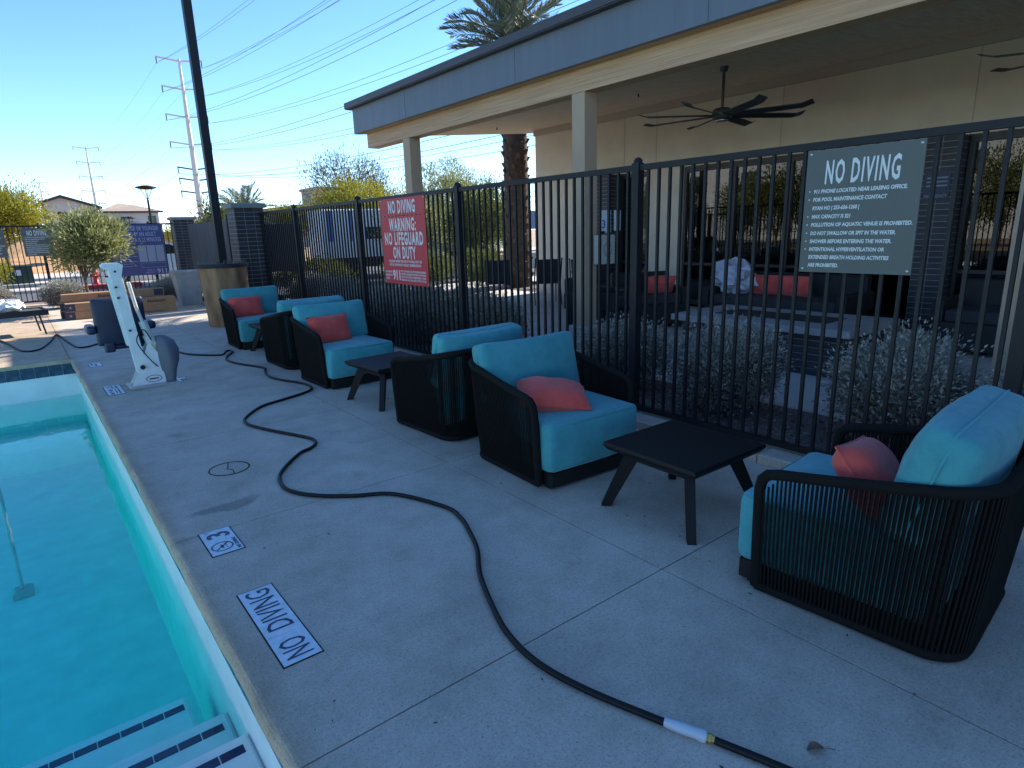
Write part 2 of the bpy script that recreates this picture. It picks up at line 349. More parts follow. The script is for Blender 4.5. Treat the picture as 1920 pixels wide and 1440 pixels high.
# pool deck: base and separate slabs
deck = part('pool_deck', MB().box(.5,3.62,-13,20.5,-.3,-.007).box(-14,.5,10.42,20.5,-.3,-.007).box(-14,.5,-13,.72,-.3,-.03).box(-14,-6.2,.72,10.42,-.3,-.03), JOINT); tag(deck, kind='structure')
def slab(x0, x1, y0, y1, nose=False):
    mb = MB(); g = .0034
    x0 += 0 if nose else g; x1 -= g; y0 += g; y1 -= g
    if nose:   # cantilevered pool edge with a rounded lip
        prof = [(x1,-.05),(x1,-.0008),(x1-.0008,0),(x0+.035,0)]+[(x0+.035-.035*math.sin(t), -.035+.035*math.cos(t)) for t in (R(18),R(36),R(54),R(72),R(90))]+[(x0+.004,-.07),(x0+.02,-.085),(x0+.12,-.085),(x0+.14,-.05)]
        mb.prism(prof, 'y', y0, y1)
        # chip the lip a little along its length
        n = max(2, int((y1-y0)/.12)); mb = MB()
        rows = []
        for i in range(n+1):
            y = y0+(y1-y0)*i/n; dx = .006*math.sin(y*9.1)*math.sin(y*3.7)+random.uniform(-.0025,.0025)
            rows.append([(x+(dx if k in (5,6,7,8,9) else 0), y, z) for k, (x, z) in enumerate(prof)])
        m = len(prof); vs = [p for r in rows for p in r]; fs = []
        for i in range(n):
            for k in range(m): fs.append((i*m+k, i*m+(k+1) % m, (i+1)*m+(k+1) % m, (i+1)*m+k))
        mb.add(vs, fs); mb.add(rows[0], [tuple(range(m-1,-1,-1))]); mb.add(rows[-1], [tuple(range(m))])
    else: mb.bbox(x0, x1, y0, y1, -.05, 0, .0008)
    return part('slab', mb, CONC, deck)
YJ = [-13, -9.36, -5.7, -3.87, -2.04, -.21, 1.615, 3.445, 5.28, 7.11, 8.94, 10.30, 12.6, 14.43, 16.26, 18.1, 20.5]
for i in range(len(YJ)-1):
    a, b = YJ[i], YJ[i+1]
    slab(2.11, 3.62, a, b)
    if b <= .8: slab(.385, 2.11, a, b)
    elif a >= 10.2: slab(.385, 2.11, a, b)
    else: slab(.385, 2.11, a, b, nose=True)
for i in range(len(YJ)-1):
    a, b = YJ[i], YJ[i+1]
    if a >= 10.2:
        for k in range(5): slab(-1.45-1.83*k, .385-1.83*k, a, b)
    if b <= 0: slab(-6, .385, a, b)
slab(-6, .385, -.21, .80)
# far lip of the pool
part('slab', MB().box(-6.2,.39,10.262,10.296,-.05,-.001), CONC, deck)

# pool shell
pool = part('pool', MB().box(-6.2,.75,.7,10.5,-2.1,-1.32), PLASTER); tag(pool, kind='structure')
part('pool_wall', MB().box(.435,.75,.7,10.5,-1.52,-.09), PLASTER, pool)
part('pool_wall', MB().box(-6.2,.435,10.28,10.5,-1.52,-.052), PLASTER, pool)
part('pool_wall', MB().box(-6.2,.435,.7,.80,-1.52,-.052), PLASTER, pool)
part('pool_wall', MB().box(-6.2,-6.0,.80,10.28,-1.52,-.052), PLASTER, pool)
part('step', MB().bbox(-4,.434,.802,2.44,-1.40,-.465,.02), PLASTER, pool)
part('step', MB().bbox(-4,.434,2.44,2.87,-1.40,-.655,.02), PLASTER, pool)
part('step', MB().bbox(-4,.33,2.87,3.37,-1.40,-.84,.02), PLASTER, pool)
part('bench', MB().bbox(-6,.434,9.75,10.279,-1.40,-.88,.03), PLASTER, pool)
TILE = M('blue_tile', (.018,.045,.08), .18, var=.35, scale=11, col2=(.03,.07,.11), island=.25)
tl = MB().bbox(-.074,.074,-.074,.074,0,.008,.003).mesh('tile'); tl.materials.append(TILE)
for k in range(42): link('tile', tl, None, pool, (.355-.1525*k, 10.279, -.128), (R(90),0,0))
for k in range(62): link('tile', tl, None, pool, (.434, .9+.1525*k, -.168), (R(90),0,R(-90)))
st = MB().bbox(-.046,.046,-.024,.024,0,.004,.002).mesh('tile'); st.materials.append(M('step_tile', (.008,.022,.075), .25, var=.3, scale=20))
for y, z, x0 in ((2.345,-.465,.35),(2.76,-.655,.348),(3.27,-.84,.255)):
    for k in range(20): link('tile', st, None, pool, (x0-.097*k, y, z))
# water
wm = bpy.data.materials.new('pool_water'); wm.use_nodes = True; n = wm.node_tree; b = n.nodes['Principled BSDF']
wt = n.nodes.new('ShaderNodeBsdfTransparent'); wg = n.nodes.new('ShaderNodeBsdfGlossy'); wg.inputs['Roughness'].default_value = .02
lw = n.nodes.new('ShaderNodeLayerWeight'); lw.inputs[0].default_value = .5
pw = n.nodes.new('ShaderNodeMath'); pw.operation = 'POWER'; n.links.new(lw.outputs['Facing'], pw.inputs[0]); pw.inputs[1].default_value = 5
wf = n.nodes.new('ShaderNodeMath'); wf.operation = 'MULTIPLY_ADD'; n.links.new(pw.outputs[0], wf.inputs[0]); wf.inputs[1].default_value = .98; wf.inputs[2].default_value = .02; wx = n.nodes.new('ShaderNodeMixShader')
g = n.nodes.new('ShaderNodeNewGeometry'); mp = n.nodes.new('ShaderNodeMapping'); mp.inputs['Scale'].default_value = (1.6,.9,1); n.links.new(g.outputs['Position'], mp.inputs[0])
nz = n.nodes.new('ShaderNodeTexNoise'); nz.inputs['Scale'].default_value = 1.6; nz.inputs['Detail'].default_value = 2; nz.inputs['Distortion'].default_value = .6; n.links.new(mp.outputs[0], nz.inputs[0])
bp = n.nodes.new('ShaderNodeBump'); bp.inputs['Strength'].default_value = .10; bp.inputs['Distance'].default_value = .06; n.links.new(nz.outputs[0], bp.inputs['Height'])
n.links.new(bp.outputs[0], wg.inputs['Normal']); n.links.new(bp.outputs[0], lw.inputs['Normal'])
n.links.new(wf.outputs[0], wx.inputs[0]); n.links.new(wt.outputs[0], wx.inputs[1]); n.links.new(wg.outputs[0], wx.inputs[2]); n.links.new(wx.outputs[0], n.nodes['Material Output'].inputs['Surface']); n.nodes.remove(b)
va = n.nodes.new('ShaderNodeVolumeAbsorption'); va.inputs['Color'].default_value = (.0,.945,.92,1); va.inputs['Density'].default_value = .9
n.links.new(va.outputs[0], n.nodes['Material Output'].inputs['Volume'])
tag(part('water', MB().box(-6.1,.55,.75,10.4,-1.7,-.5), wm), kind='structure')

# kerb under the fence, gravel bed, patio, ground behind
kerb = thing('kerb', None, None); tag(kerb, kind='structure')
for i in range(11):
    a = -12.6+2.44*i; part('kerb_stone', MB().bbox(3.622,3.93,a+.004,a+2.436,-.2,.066,.012), CONC, kerb)
tag(part('gravel_bed', MB().add([(3.92,-14,.0),(4.96,-14,.0),(4.96,20.6,.0),(3.92,20.6,.0)], [(0,1,2,3)]), GRAVEL), kind='structure')
patio = part('patio', MB().box(4.95,12,-14,12.6,-.4,-.02), JOINT); tag(patio, kind='structure')
for i in range(12):
    for x0, x1 in ((4.95,7.1),(7.1,9.98)): part('slab', MB().bbox(x0+.004,x1-.004,-13.5+2.2*i,-13.5+2.2*i+2.192,-.1,.012,.005), WALK, patio)
tag(part('lot_ground', MB().add([(4.96,12.6,-.004),(60,12.6,-.004),(60,40,-.004),(4.96,40,-.004)], [(0,1,2,3)]), ASPH), kind='structure')
tag(part('lot_walk', MB().box(4.97,16,13.4,15.4,-.05,.05), WALK), kind='structure')
tag(part('road', MB().add([(-40,21.2,-.012),(4.9,21.2,-.012),(4.9,33.5,-.012),(-40,33.5,-.012)], [(0,1,2,3)]), ASPH), kind='structure')
tag(part('road_median', MB().bbox(-40,4.6,25.3,26.5,-.1,.10,.03), WALK), kind='structure')
tag(part('road_sidewalk', MB().bbox(-40,60,33.5,38,-.1,.10,.03), WALK), kind='structure')
tag(part('fence_verge', MB().box(-14,4.9,20.2,21.2,-.1,-.008), GRAVEL), kind='structure')
# earth bank beyond the road
nb, rows = 60, 10; vs = []; fs = []
for i in range(nb+1):
    for j in range(rows+1):
        x = -60+90*i/nb; t = j/rows; y = 39+16*t
        vs.append((x, y, -.03+1.9*(3*t*t-2*t**3)*(.8+.25*math.sin(x*.35)+.12*math.sin(x*1.3))*max(0,min(1,(12-x)/9)) + random.uniform(-.06,.06)))
for i in range(nb):
    for j in range(rows): a = i*(rows+1)+j; fs.append((a, a+rows+1, a+rows+2, a+1))
tag(part('earth_bank', MB().add(vs, fs, True), M('bank_soil', (.42,.24,.11), .95, var=.3, scale=1.5, bump=.5, bscale=5)), kind='structure')
# distant ridge
vs = []; fs = []
for i in range(81):
    a = R(-20+90*i/80); h = 20+12*math.sin(i*.31)+6*math.sin(i*.83+1)+random.uniform(-3,3)+60*max(0,1-abs(i-52)/12); d = 2600
    vs += [(d*math.sin(a), d*math.cos(a), -3), (d*1.02*math.sin(a), d*1.02*math.cos(a), max(4,h))]
for i in range(80): fs.append((2*i, 2*i+2, 2*i+3, 2*i+1))
tag(part('hills', MB().add(vs, fs), M('far_hill', (.17,.19,.24), 1)), kind='structure')

# ------------------------------------------------------------------ clubhouse
house = thing('clubhouse', 'low clubhouse with a wood ceilinged porch, slate fascia and beige stucco wall', 'building')
HP = lambda name, mb, m, parent=None: part(name, mb, m, parent or house)
# roof
fas = HP('fascia', MB().box(5.80,5.88,-15,12.30,3.47,3.93), FASCIA)
HP('fascia', MB().prism([(5.881,3.47),(11.2,3.90),(11.2,4.36),(5.881,3.93)], 'y', 12.22, 12.30), FASCIA)
for k in range(9): HP('seam', MB().box(5.797,5.7995,-14.2+3.05*k,-14.196+3.05*k,3.472,3.93), DRIP)
HP('drip_edge', MB().box(5.70,5.90,-15.1,12.42,3.931,4.03).box(5.685,5.699,-15.1,12.42,3.945,4.05), DRIP)
HP('roof', MB().prism([(5.901,3.93),(21,5.14),(21,5.24),(5.901,4.03)], 'y', -15.1, 12.42), DRIP)
HP('beam', MB().bbox(6.0,6.24,-15,12.15,3.2,3.469,.004), WOOD)
HP('soffit', MB().box(5.88,6.0,-15,12.215,3.468,3.49), WOOD)
ceil = HP('ceiling', MB().prism([(6.24,3.435),(10.05,3.74),(10.05,3.78),(6.24,3.475)], 'y', -15, 12.215), CEIL)
HP('ceiling', MB().prism([(10.051,3.74),(11.2,3.832),(11.2,3.872),(10.051,3.78)], 'y', 11.70, 12.215), CEIL)
for y in (11.0, 7.2): part('sprinkler', MB().tube([(8.4+.0*y,y,3.60),(8.4,y,3.55)], .012), FRAME, ceil)
def post(y0, y1):
    p = HP('post', MB().box(6.01,6.235,y0,y1,.21,3.199), POSTP)
    part('plinth', MB().bbox(5.95,6.30,y0-.06,y1+.06,.005,.21,.01), WALK, p); return p
post(6.03,6.26)
for y in (10.50, 1.2, -3.6, -8.4): post(y, y+.24)
# wall pieces at x = 10
HP('wall', MB().box(10.0,10.25,-15,11.65,2.56,3.80), STUCCO)
HP('wall', MB().box(10.0,10.25,9.98,11.65,.0,2.559), STUCCO)
HP('wall', MB().box(10.25,20,11.40,11.65,.0,4.4), STUCCO)
HP('wall', MB().box(10.0,10.12,7.46,8.28,.0,2.559), STUCCO)
HP('wall', MB().box(10.0,20,-15.1,-15.0,.0,4.4), STUCCO)
HP('wall_trim', MB().box(9.955,9.999,-15,11.66,3.60,3.735), M('trim_wood', (.40,.32,.25), .7))
for y in (8.9, 8.1, 5.6, 3.0, .4): HP('control_joint', MB().box(9.996,9.9995,y,y+.012,2.56,3.6), M('stucco_joint', (.42,.365,.29), .9))  # upright control joints as thin strips in a darker stucco tone
# interior
INT = M('interior_dark', (.035,.033,.03), .9)
HP('interior', MB().add([(14,-15,0),(14,11.4,0),(14,11.4,3.5),(14,-15,3.5)], [(0,3,2,1)]).add([(10.3,-15,.02),(14,-15,.02),(14,11.4,.02),(10.3,11.4,.02)], [(0,1,2,3)]).add([(10.3,-15,2.9),(14,-15,2.9),(14,11.4,2.9),(10.3,11.4,2.9)], [(0,3,2,1)]), INT)
gl = bpy.data.materials.new('window_glass'); gl.use_nodes = True; n = gl.node_tree
tr = n.nodes.new('ShaderNodeBsdfTransparent'); tr.inputs[0].default_value = (.30,.33,.33,1); gs = n.nodes.new('ShaderNodeBsdfGlossy'); gs.inputs['Roughness'].default_value = .0; gs.inputs[0].default_value = (.9,.95,.97,1)
fr = n.nodes.new('ShaderNodeFresnel'); fr.inputs[0].default_value = 1.65; mx = n.nodes.new('ShaderNodeMixShader')
n.links.new(fr.outputs[0], mx.inputs[0]); n.links.new(tr.outputs[0], mx.inputs[1]); n.links.new(gs.outputs[0], mx.inputs[2]); n.links.new(mx.outputs[0], n.nodes['Material Output'].inputs[0])
def glazing(y0, y1, nb, top=2.52):
    w = (y1-y0)/nb
    for i in range(nb):
        a, b = y0+w*i, y0+w*(i+1)
        f = HP('window', MB().box(10.02,10.10,a,a+.05,.05,top).box(10.02,10.10,b-.05,b,.05,top).box(10.02,10.10,a+.05,b-.05,.05,.13).box(10.02,10.10,a+.05,b-.05,top-.06,top).box(10.03,10.09,a+.05,b-.05,.78,.83), FRAME)
        part('pane', MB().add([(10.06,a+.05,.13),(10.06,b-.05,.13),(10.06,b-.05,top-.06),(10.06,a+.05,top-.06)], [(0,3,2,1)]), gl, f)
    HP('window_header', MB().box(10.01,10.11,y0,y1,top,2.559), FRAME)
glazing(8.29, 9.03, 1); glazing(3.40, 7.45, 4); glazing(-2.0, 3.0, 4); glazing(-12, -2.9, 6)
def brick_shell(x0, x1, y0, y1, z0, z1, L=.2, H=.0765, d=.10, t=.0045, sides='wesn', run=False):
    """bricks one by one round a box, stack bond, joints recessed"""
    mb = MB(); nz_ = max(1, round((z1-z0)/H)); H = (z1-z0)/nz_; j = .0045
    nx = max(1, round((x1-x0)/L)); ny = max(1, round((y1-y0)/L))
    for k in range(nz_):
        za, zb = z0+k*H+j, z0+(k+1)*H-j
        for i in range(nx):
            a, b = x0+(x1-x0)*i/nx+j, x0+(x1-x0)*(i+1)/nx-j
            if 's' in sides: mb.box(a, b, y0-t-random.uniform(0,.001), y0+.02, za, zb)
            if 'n' in sides: mb.box(a, b, y1-.02, y1+t, za, zb)
        for i in range(ny):
            a, b = y0+(y1-y0)*i/ny+j, y0+(y1-y0)*(i+1)/ny-j
            if 'w' in sides: mb.box(x0-t-random.uniform(0,.001), x0+.02, a, b, za, zb)
            if 'e' in sides: mb.box(x1-.02, x1+t, a, b, za, zb)
    return mb
for y0, y1 in ((9.03,9.73),(3.02,3.39),(-2.9,-2.0)):
    p = HP('brick_pier', MB().box(9.70,10.24,y0,y1,.0,2.555), MORTAR)
    stuff(part('brick', brick_shell(9.70,10.24,y0,y1,.01,2.55,sides='wsn'), BRICK, p))

# ceiling fans
def fan(loc, rz, label):
    t = thing('ceiling_fan', label, 'fan', loc, rz, 'porch ceiling fans')
    ch = loc[2]
    top = 3.475+(loc[0]-6.24)*.08-.04-ch
    part('rod', MB().lathe([(.06,top),(.05,top-.06),(.02,top-.07),(.02,.08)][::-1], 12), M('fan_paint', (.04,.045,.05), .45), t)
    part('motor', MB().lathe([(.02,-.075),(.10,-.07),(.125,-.045),(.13,.04),(.10,.075),(.03,.09)], 20), MATS['fan_paint'], t)
    part('light_ring', MB().lathe([(.06,-.092),(.085,-.088),(.085,-.076)], 20), M('chrome', (.5,.5,.5), .25, 1.), t)
    bl = MB(); Lb = 1.16
    n_ = 8; pr = []
    for i in range(n_+1):
        s = .12+(Lb-.12)*i/n_; w = .055+.012*math.sin(i/n_*3); z = -.01-.012*i/n_ + (.035*((i/n_-.9)/.1) if i/n_ > .9 else 0)
        pr += [(s, -w, z+.018), (s, w, z-.018), (s, w, z-.026), (s, -w, z+.010)]
    fs = []
    for i in range(n_):
        for k in range(4): fs.append((4*i+k, 4*i+(k+1) % 4, 4*i+4+(k+1) % 4, 4*i+4+k))
    bl.add(pr, fs+[(0,1,2,3),(4*n_+3,4*n_+2,4*n_+1,4*n_)])
    me = bl.mesh('blade'); me.materials.append(MATS['fan_paint'])
    for k in range(8): link('blade', me, None, t, (0,0,0), (0,0,2*math.pi*k/8))
    return t
fan((7.9,5.30,2.97), R(12), 'black eight blade ceiling fan hanging whole in view under the porch roof')
fan((7.9,1.22,2.97), R(30), 'ceiling fan at the right edge of which only two blades show')

# ------------------------------------------------------------------ fences
def fence(name, label, length, spacing, first, posts, hgt, base, loc, rz, z_rail=.085):
    """runs along local +x; pickets one by one"""
    t = thing(name, label, 'fence', loc, rz)
    part('rail', MB().box(0,length,-.02,.02,hgt-.042,hgt), FENCE, t)
    part('rail', MB().box(0,length,-.02,.02,z_rail,z_rail+.038), FENCE, t)
    pk = MB().box(-.0098,.0098,-.0098,.0098,z_rail+.038,hgt-.042).mesh('picket'); pk.materials.append(FENCE)
    x = first
    while x < length:
        if all(abs(x-p) > .045 for p in posts): link('picket', pk, None, t, (x,0,0))
        x += spacing
    pm = MB().box(-.033,.033,-.033,.033,base,hgt+.012); pm.lathe([(.044,hgt+.012),(.044,hgt+.03),(.03,hgt+.045),(.006,hgt+.055)], 4)
    pm = pm.mesh('post'); pm.materials.append(FENCE)
    for p in posts: link('post', pm, None, t, (p,0,0))
    return t
fence('metal_fence', 'dark metal picket fence on the low kerb behind the armchairs', 24.4, .0985, .034, [1.87+2.44*k for k in range(10) if 1.87+2.44*k < 24], 1.985, .06, (3.80,12.44,0), R(-90))
fence('metal_fence', 'dark metal picket fence closing the far end of the pool deck', 17.7, .11, .05, [.03+2.44*k for k in range(8)], 1.985, 0, (-14,20.0,0), 0)

# ------------------------------------------------------------------ signs
SIGN = M('sign_grey', (.085,.098,.092), .5)
SIGNR = M('sign_red', (.50,.022,.032), .5)
SIGNB = M('sign_blue', (.085,.085,.21), .5)
TXTW = M('sign_lettering', (.62,.66,.66), .6)
def sign(name, label, w, h, letter, m, loc, rot, mt=None, panels=None, rivets=True):
    t = thing(name, label, 'sign', loc); t.rotation_euler = rot
    for (y0, y1) in (panels or ((0,h),)): part('panel', MB().box(0,w,y0,y1,-.003,0), m, t)
    if letter: stuff(part('lettering', letter, mt or TXTW, t, (0,0,.0012)))
    if rivets:
        rv = MB().lathe([(.008,0),(.006,.003),(.002,.004)], 8).mesh('rivet'); rv.materials.append(M('rivet', (.6,.6,.6), .3, .8))
        for x, y in ((.02,.02),(w-.02,.02),(.02,h-.02),(w-.02,h-.02)): link('rivet', rv, None, t, (x,y,0))
    return t
RW = (R(90),0,R(-90)); RS = (R(90),0,0)
rules_letter = T_rules.mesh('lettering')
sign('rules_sign', 'grey sign of pool rules headed NO DIVING on the fence near the big table', .617, .695, rules_letter, SIGN, (3.776,1.938,1.242), RW)
sign('warning_sign', 'red sign warning NO LIFEGUARD ON DUTY on the fence', 1.10, 1.035, T_red, SIGNR, (3.776,7.45,.915), RW, panels=((0,.823),(.829,1.035)))
sign('rules_sign', 'grey NO DIVING sign on the far fence left of the olive tree', .617, .695, rules_letter, SIGN, (.285,19.955,1.225), RS)
sign('rules_sign', 'dark grey sign cut by the left edge of the picture on the far fence', .617, .695, rules_letter, SIGN, (-.665,19.955,1.225), RS)
sp = sign('spa_rules_sign', 'blue sign of spa rules ending in 911 on the far fence', 1.36, 1.36, T_spa, SIGNB, (2.05,19.955,.60), RS, mt=M('spa_lettering', (.45,.49,.62), .6))
for k in range(3): part('chart', MB().box(.70+.215*k,.895+.215*k,.36,.80,.0,.001), M('chart_pale', (.34,.37,.44), .6), sp)
part('chart', MB().box(.72,.725,.2,.33,0,.001).box(1.31,1.315,.2,.33,0,.001).box(.72,1.315,.2,.205,0,.001).box(.72,1.315,.325,.33,0,.001), MATS['spa_lettering'], sp)
t = sign('emergency_sign', 'small blue emergency sign on the dark brick pier right of the grey rules sign', .30, .36, T_emer, M('sign_navy', (.025,.032,.06), .5), (9.68,3.36,1.75), RW, mt=M('pale_blue_print', (.20,.25,.33), .6), rivets=False)
for k in range(3): part('stripe', MB().box(.03,.27,.17+.05*k,.19+.05*k,0,.001), MATS['pale_blue_print'], t)

# floor markers set in the deck
MARK = M('marker_white', (.58,.63,.69), .4, var=.14, scale=26, detail=8)
NAVY = M('marker_navy', (.008,.012,.05), .4)
def marker(label, w, h, letter, loc, cuts=(), rz=R(90)):
    t = thing('floor_marker', label, 'floor marker', loc, rz)
    part('grout', MB().box(-.006,w+.006,-.006,h+.006,-.001,.0012), JOINT, t)
    xs = [0]+list(cuts)+[w]
    for a, b in zip(xs, xs[1:]): part('tile', MB().box(a+.0007,b-.0007,0,h,-.001,.003), MARK, t)
    if letter: stuff(part('lettering', letter, NAVY, t, (0,0,.0038)))
    return t
marker('white NO DIVING marker tiles set in the deck beside the pool edge', .61, .145, T_nod, (.672,2.092,.001), (.2,))
marker('white depth marker with a large 3 and a crossed out diver', .305, .150, T_3ft, (.680,3.146,.001), (.1525,))
m3 = MB()
for i, (a, b, c, d) in enumerate(((.02,.26,.03,.045),(.05,.24,.06,.07),(.02,.10,.09,.12),(.2,.27,.09,.12),(.13,.17,.1,.125),(.3,.315,.02,.13),(.34,.46,.03,.05),(.36,.48,.07,.085),(.4,.44,.1,.125))): m3.box(a,b,c,d,0,.0004)
marker('white marker tiles in the deck just left of the pool lift base', .50, .150, m3, (.688,7.44,.001), (.1525,.305))
m4 = MB().box(.03,.2,.05,.07,0,.0004).box(.1,.25,.09,.11,0,.0004)
marker('small white marker tile in the deck behind the pool lift', .28, .13, m4, (.672,9.36,.001))
# access lid ring
t = thing('deck_lid', 'round access lid ring set in the concrete near the hose', 'lid', (.925,4.385,.0))
part('ring', MB().tube([(.128*math.cos(2*math.pi*k/40), .128*math.sin(2*math.pi*k/40), .0) for k in range(40)], .0045, 6, closed=True), JOINT, t)
part('lid', MB().lathe([(.122,-.02),(.122,.0012)], 40, smooth=False), CONC, t)
part('crack', MB().tube([(.0,-.122,.001),(.012,-.05,.001),(-.014,.0,.001),(.006,.05,.001),(.02,.12,.001)], .0035, 5), JOINT, t)

# ------------------------------------------------------------------ lounge chairs and tables
def u_path(a, yb, yf, r, n_arc=7, n_side=14, n_back=12):
    """U seen from above: front left -> back -> front right, as (x, y, outward normal)"""
    P = []
    for i in range(n_side): P.append((-a, yf+(yb+r-yf)*i/n_side, (-1,0)))
    for i in range(n_arc+1):
        t = math.pi+math.pi/2*i/n_arc; P.append((-a+r+r*math.cos(t), yb+r+r*math.sin(t), (math.cos(t), math.sin(t))))
    for i in range(1, n_back): P.append((-a+r+(2*a-2*r)*i/n_back, yb, (0,-1)))
    for i in range(n_arc+1):
        t = 1.5*math.pi+math.pi/2*i/n_arc; P.append((a-r+r*math.cos(t), yb+r+r*math.sin(t), (math.cos(t), math.sin(t))))
    for i in range(1, n_side+1): P.append((a, yb+r+(yf-yb-r)*i/n_side, (1,0)))
    return P
def along(P, n):
    L = [0]
    for p, q in zip(P, P[1:]): L.append(L[-1]+math.hypot(q[0]-p[0], q[1]-p[1]))
    out = []; k = 0
    for i in range(n):
        s = L[-1]*(i+.5)/n
        while L[k+1] < s: k += 1
        t = (s-L[k])/(L[k+1]-L[k]); p, q = P[k], P[k+1]
        out.append((p[0]+(q[0]-p[0])*t, p[1]+(q[1]-p[1])*t, (p[2][0]*(1-t)+q[2][0]*t, p[2][1]*(1-t)+q[2][1]*t)))
    return out
def ztop(y):
    t = max(0, min(1, (.34-y)/.77)); return .555+.13*(t**1.15)
def make_chair_parts():
    d = {}
    bot = u_path(.382, -.382, .35, .13); top = u_path(.412, -.428, .35, .14)
    fr = MB()
    tp = [(x, y, ztop(y)) for x, y, _ in top]
    def rounded(front, sx):
        x, y, z = front
        return [(sx*.382, .352, .025), (sx*.392, .352, .2), (sx*.402, .352, .42), (sx*.408, .350, z-.075), (sx*.410, .340, z-.030), (sx*.412, .315, z-.004)]
    path = rounded(tp[0], -1)+[p for p in tp if p[1] < .29]+rounded(tp[-1], 1)[::-1]
    fr.tube(path, .0235, 8)
    fr.tube([(x, y, .026) for x, y, _ in bot], .021, 8)
    d['frame'] = fr.mesh('frame')
    rp = MB(); N = 132
    for lay, off in ((0,.009),(1,-.009)):
        A = along(bot, N); B = along(top, N)
        for i in range(N):
            if lay and i == N-1: continue
            (x0, y0, n0), (x1, y1, n1) = A[i], B[i]
            if lay:
                x0, y0 = (x0+A[i+1][0])/2, (y0+A[i+1][1])/2; x1, y1 = (x1+B[i+1][0])/2, (y1+B[i+1][1])/2
            z1 = ztop(y1)-.01
            if y1 > .29: z1 -= .03+.05*(y1-.29)/.06
            j = random.uniform(-.0012,.0012)
            p = (x0+n0[0]*off+j, y0+n0[1]*off+j, .03); q = (x1+n1[0]*off, y1+n1[1]*off, z1)
            rp.tube([p, tuple((a+b)/2+(n0[k]*.004 if k < 2 else 0) for k, (a, b) in enumerate(zip(p, q))), q], .0047, 4, smooth=False, cap=False)
    d['rope_weave'] = rp.mesh('rope_weave')
    d['base'] = MB().box(-.352,.352,-.25,.445,.018,.105).box(-.30,.30,-.345,-.251,.018,.105).box(-.34,-.29,-.22,-.17,0,.018).box(.29,.34,-.22,-.17,0,.018).box(-.34,-.29,.36,.41,0,.018).box(.29,.34,.36,.41,0,.018).mesh('base')
    d['seat_cushion'] = MB().rbox(.372,.375,.155,.04, c=(0,.085,.264), bulge=(.006,.008,.012)).mesh('seat_cushion')
    # plump upright cushion of the nearest chair
    rot = Matrix.Rotation(R(15), 3, 'X')
    d['back_cushion2'] = MB().rbox(.40,.095,.235,.05, c=(0,-.225,.632), bulge=(-.004,.062,-.012), M=rot).mesh('back_cushion')
    for i in range(3):
        hw, hh, cc, tl = ((.40,.215,(0,-.25,.602),15),(.40,.215,(0,-.25,.602),12),(.40,.235,(0,-.225,.632),15))[i]; rt = Matrix.Rotation(R(tl), 3, 'X'); wl = []
        for u, v in [(-1+.25*k,1) for k in range(9)]+[(1,.5),(1,0),(1,-.5)]+[(1-.25*k,-1) for k in range(9)]+[(-1,-.5),(-1,0),(-1,.5)]:
            q = .965 if abs(u) == 1 and abs(v) == 1 else 1.0
            wl.append(rt @ Vector((hw*u*q+.001*u, .0, (hh*v-(.016 if i < 2 else .012)*v*(1-u*u))*q)) + Vector(cc))
        d['welt%d' % i] = MB().tube(wl, .0052, 6, closed=True).mesh('welt'); d['welt%d' % i].materials.append(TEAL)
    for i in range(2):
        rot = Matrix.Rotation(R(15-3*i), 3, 'X')
        d['back_cushion%d' % i] = MB().rbox(.40,.08,.215,.045, c=(0,-.25,.602), bulge=(-.004,.05,-.016), M=rot).mesh('back_cushion')
    for k in ('frame','base'): d[k].materials.append(CHDARK)
    d['frame'].materials[0] = ROPE
    d['rope_weave'].materials.append(ROPE)
    for k in ('seat_cushion','back_cushion0','back_cushion1','back_cushion2'): d[k].materials.append(TEAL)
    pm = MB()
    for sg in (-1,1):   # seam piping on the seat front and the back
        pass
    d['piping'] = MB().tube([(x, y, .404) for x, y in ((-.358,-.27),(-.366,.10),(-.362,.42),(-.33,.449),(0,.458),(.33,.449),(.362,.42),(.366,.10),(.358,-.27))], .0055, 6).tube([(x, y, .125) for x, y in ((-.366,.10),(-.362,.42),(-.33,.449),(0,.458),(.33,.449),(.362,.42),(.366,.10))], .0055, 6).mesh('piping'); d['piping'].materials.append(TEAL)
    return d
CP = make_chair_parts()
def lounge_chair(label, loc, rz, v=0, seam=False):
    t = thing('lounge_chair', label, 'armchair', loc, rz, 'teal cushioned lounge chairs in pairs along the fence')
    link('base', CP['base'], None, t); link('frame', CP['frame'], None, t)
    stuff(link('rope_weave', CP['rope_weave'], None, t))
    s = link('seat_cushion', CP['seat_cushion'], None, t); link('piping', CP['piping'], None, s)
    b = link('back_cushion', CP['back_cushion%d' % v], None, t)
    link('welt', CP['welt%d' % v], None, b)
    if seam:
        part('zip_seam', MB().tube([(-.22,-.215,.80),(-.15,-.208,.795),(-.07,-.205,.80)], .0025, 5), M('seam_dark', (.01,.10,.15), .9), b)
    return t
lounge_chair('nearest teal armchair with black rope sides, its back to the right edge', (2.685,.925,0), R(4), 2, True)
lounge_chair('teal armchair in mid row facing the camera, just beyond the nearest low table', (2.695,3.03,0), R(180-3), 0)
lounge_chair('teal armchair seen from behind, third from the camera, backing the one that faces us', (2.70,4.15,0), R(3), 1)
lounge_chair('fourth armchair from the camera, coral pillow upright on its left side', (2.685,6.42,0), R(180+2), 1)
lounge_chair('armchair seen from behind, mostly hidden by the fourth chair', (2.71,7.62,0), R(1), 0)
lounge_chair('farthest teal armchair, beside the rusty planter', (2.70,9.51,0), R(180-1), 1)
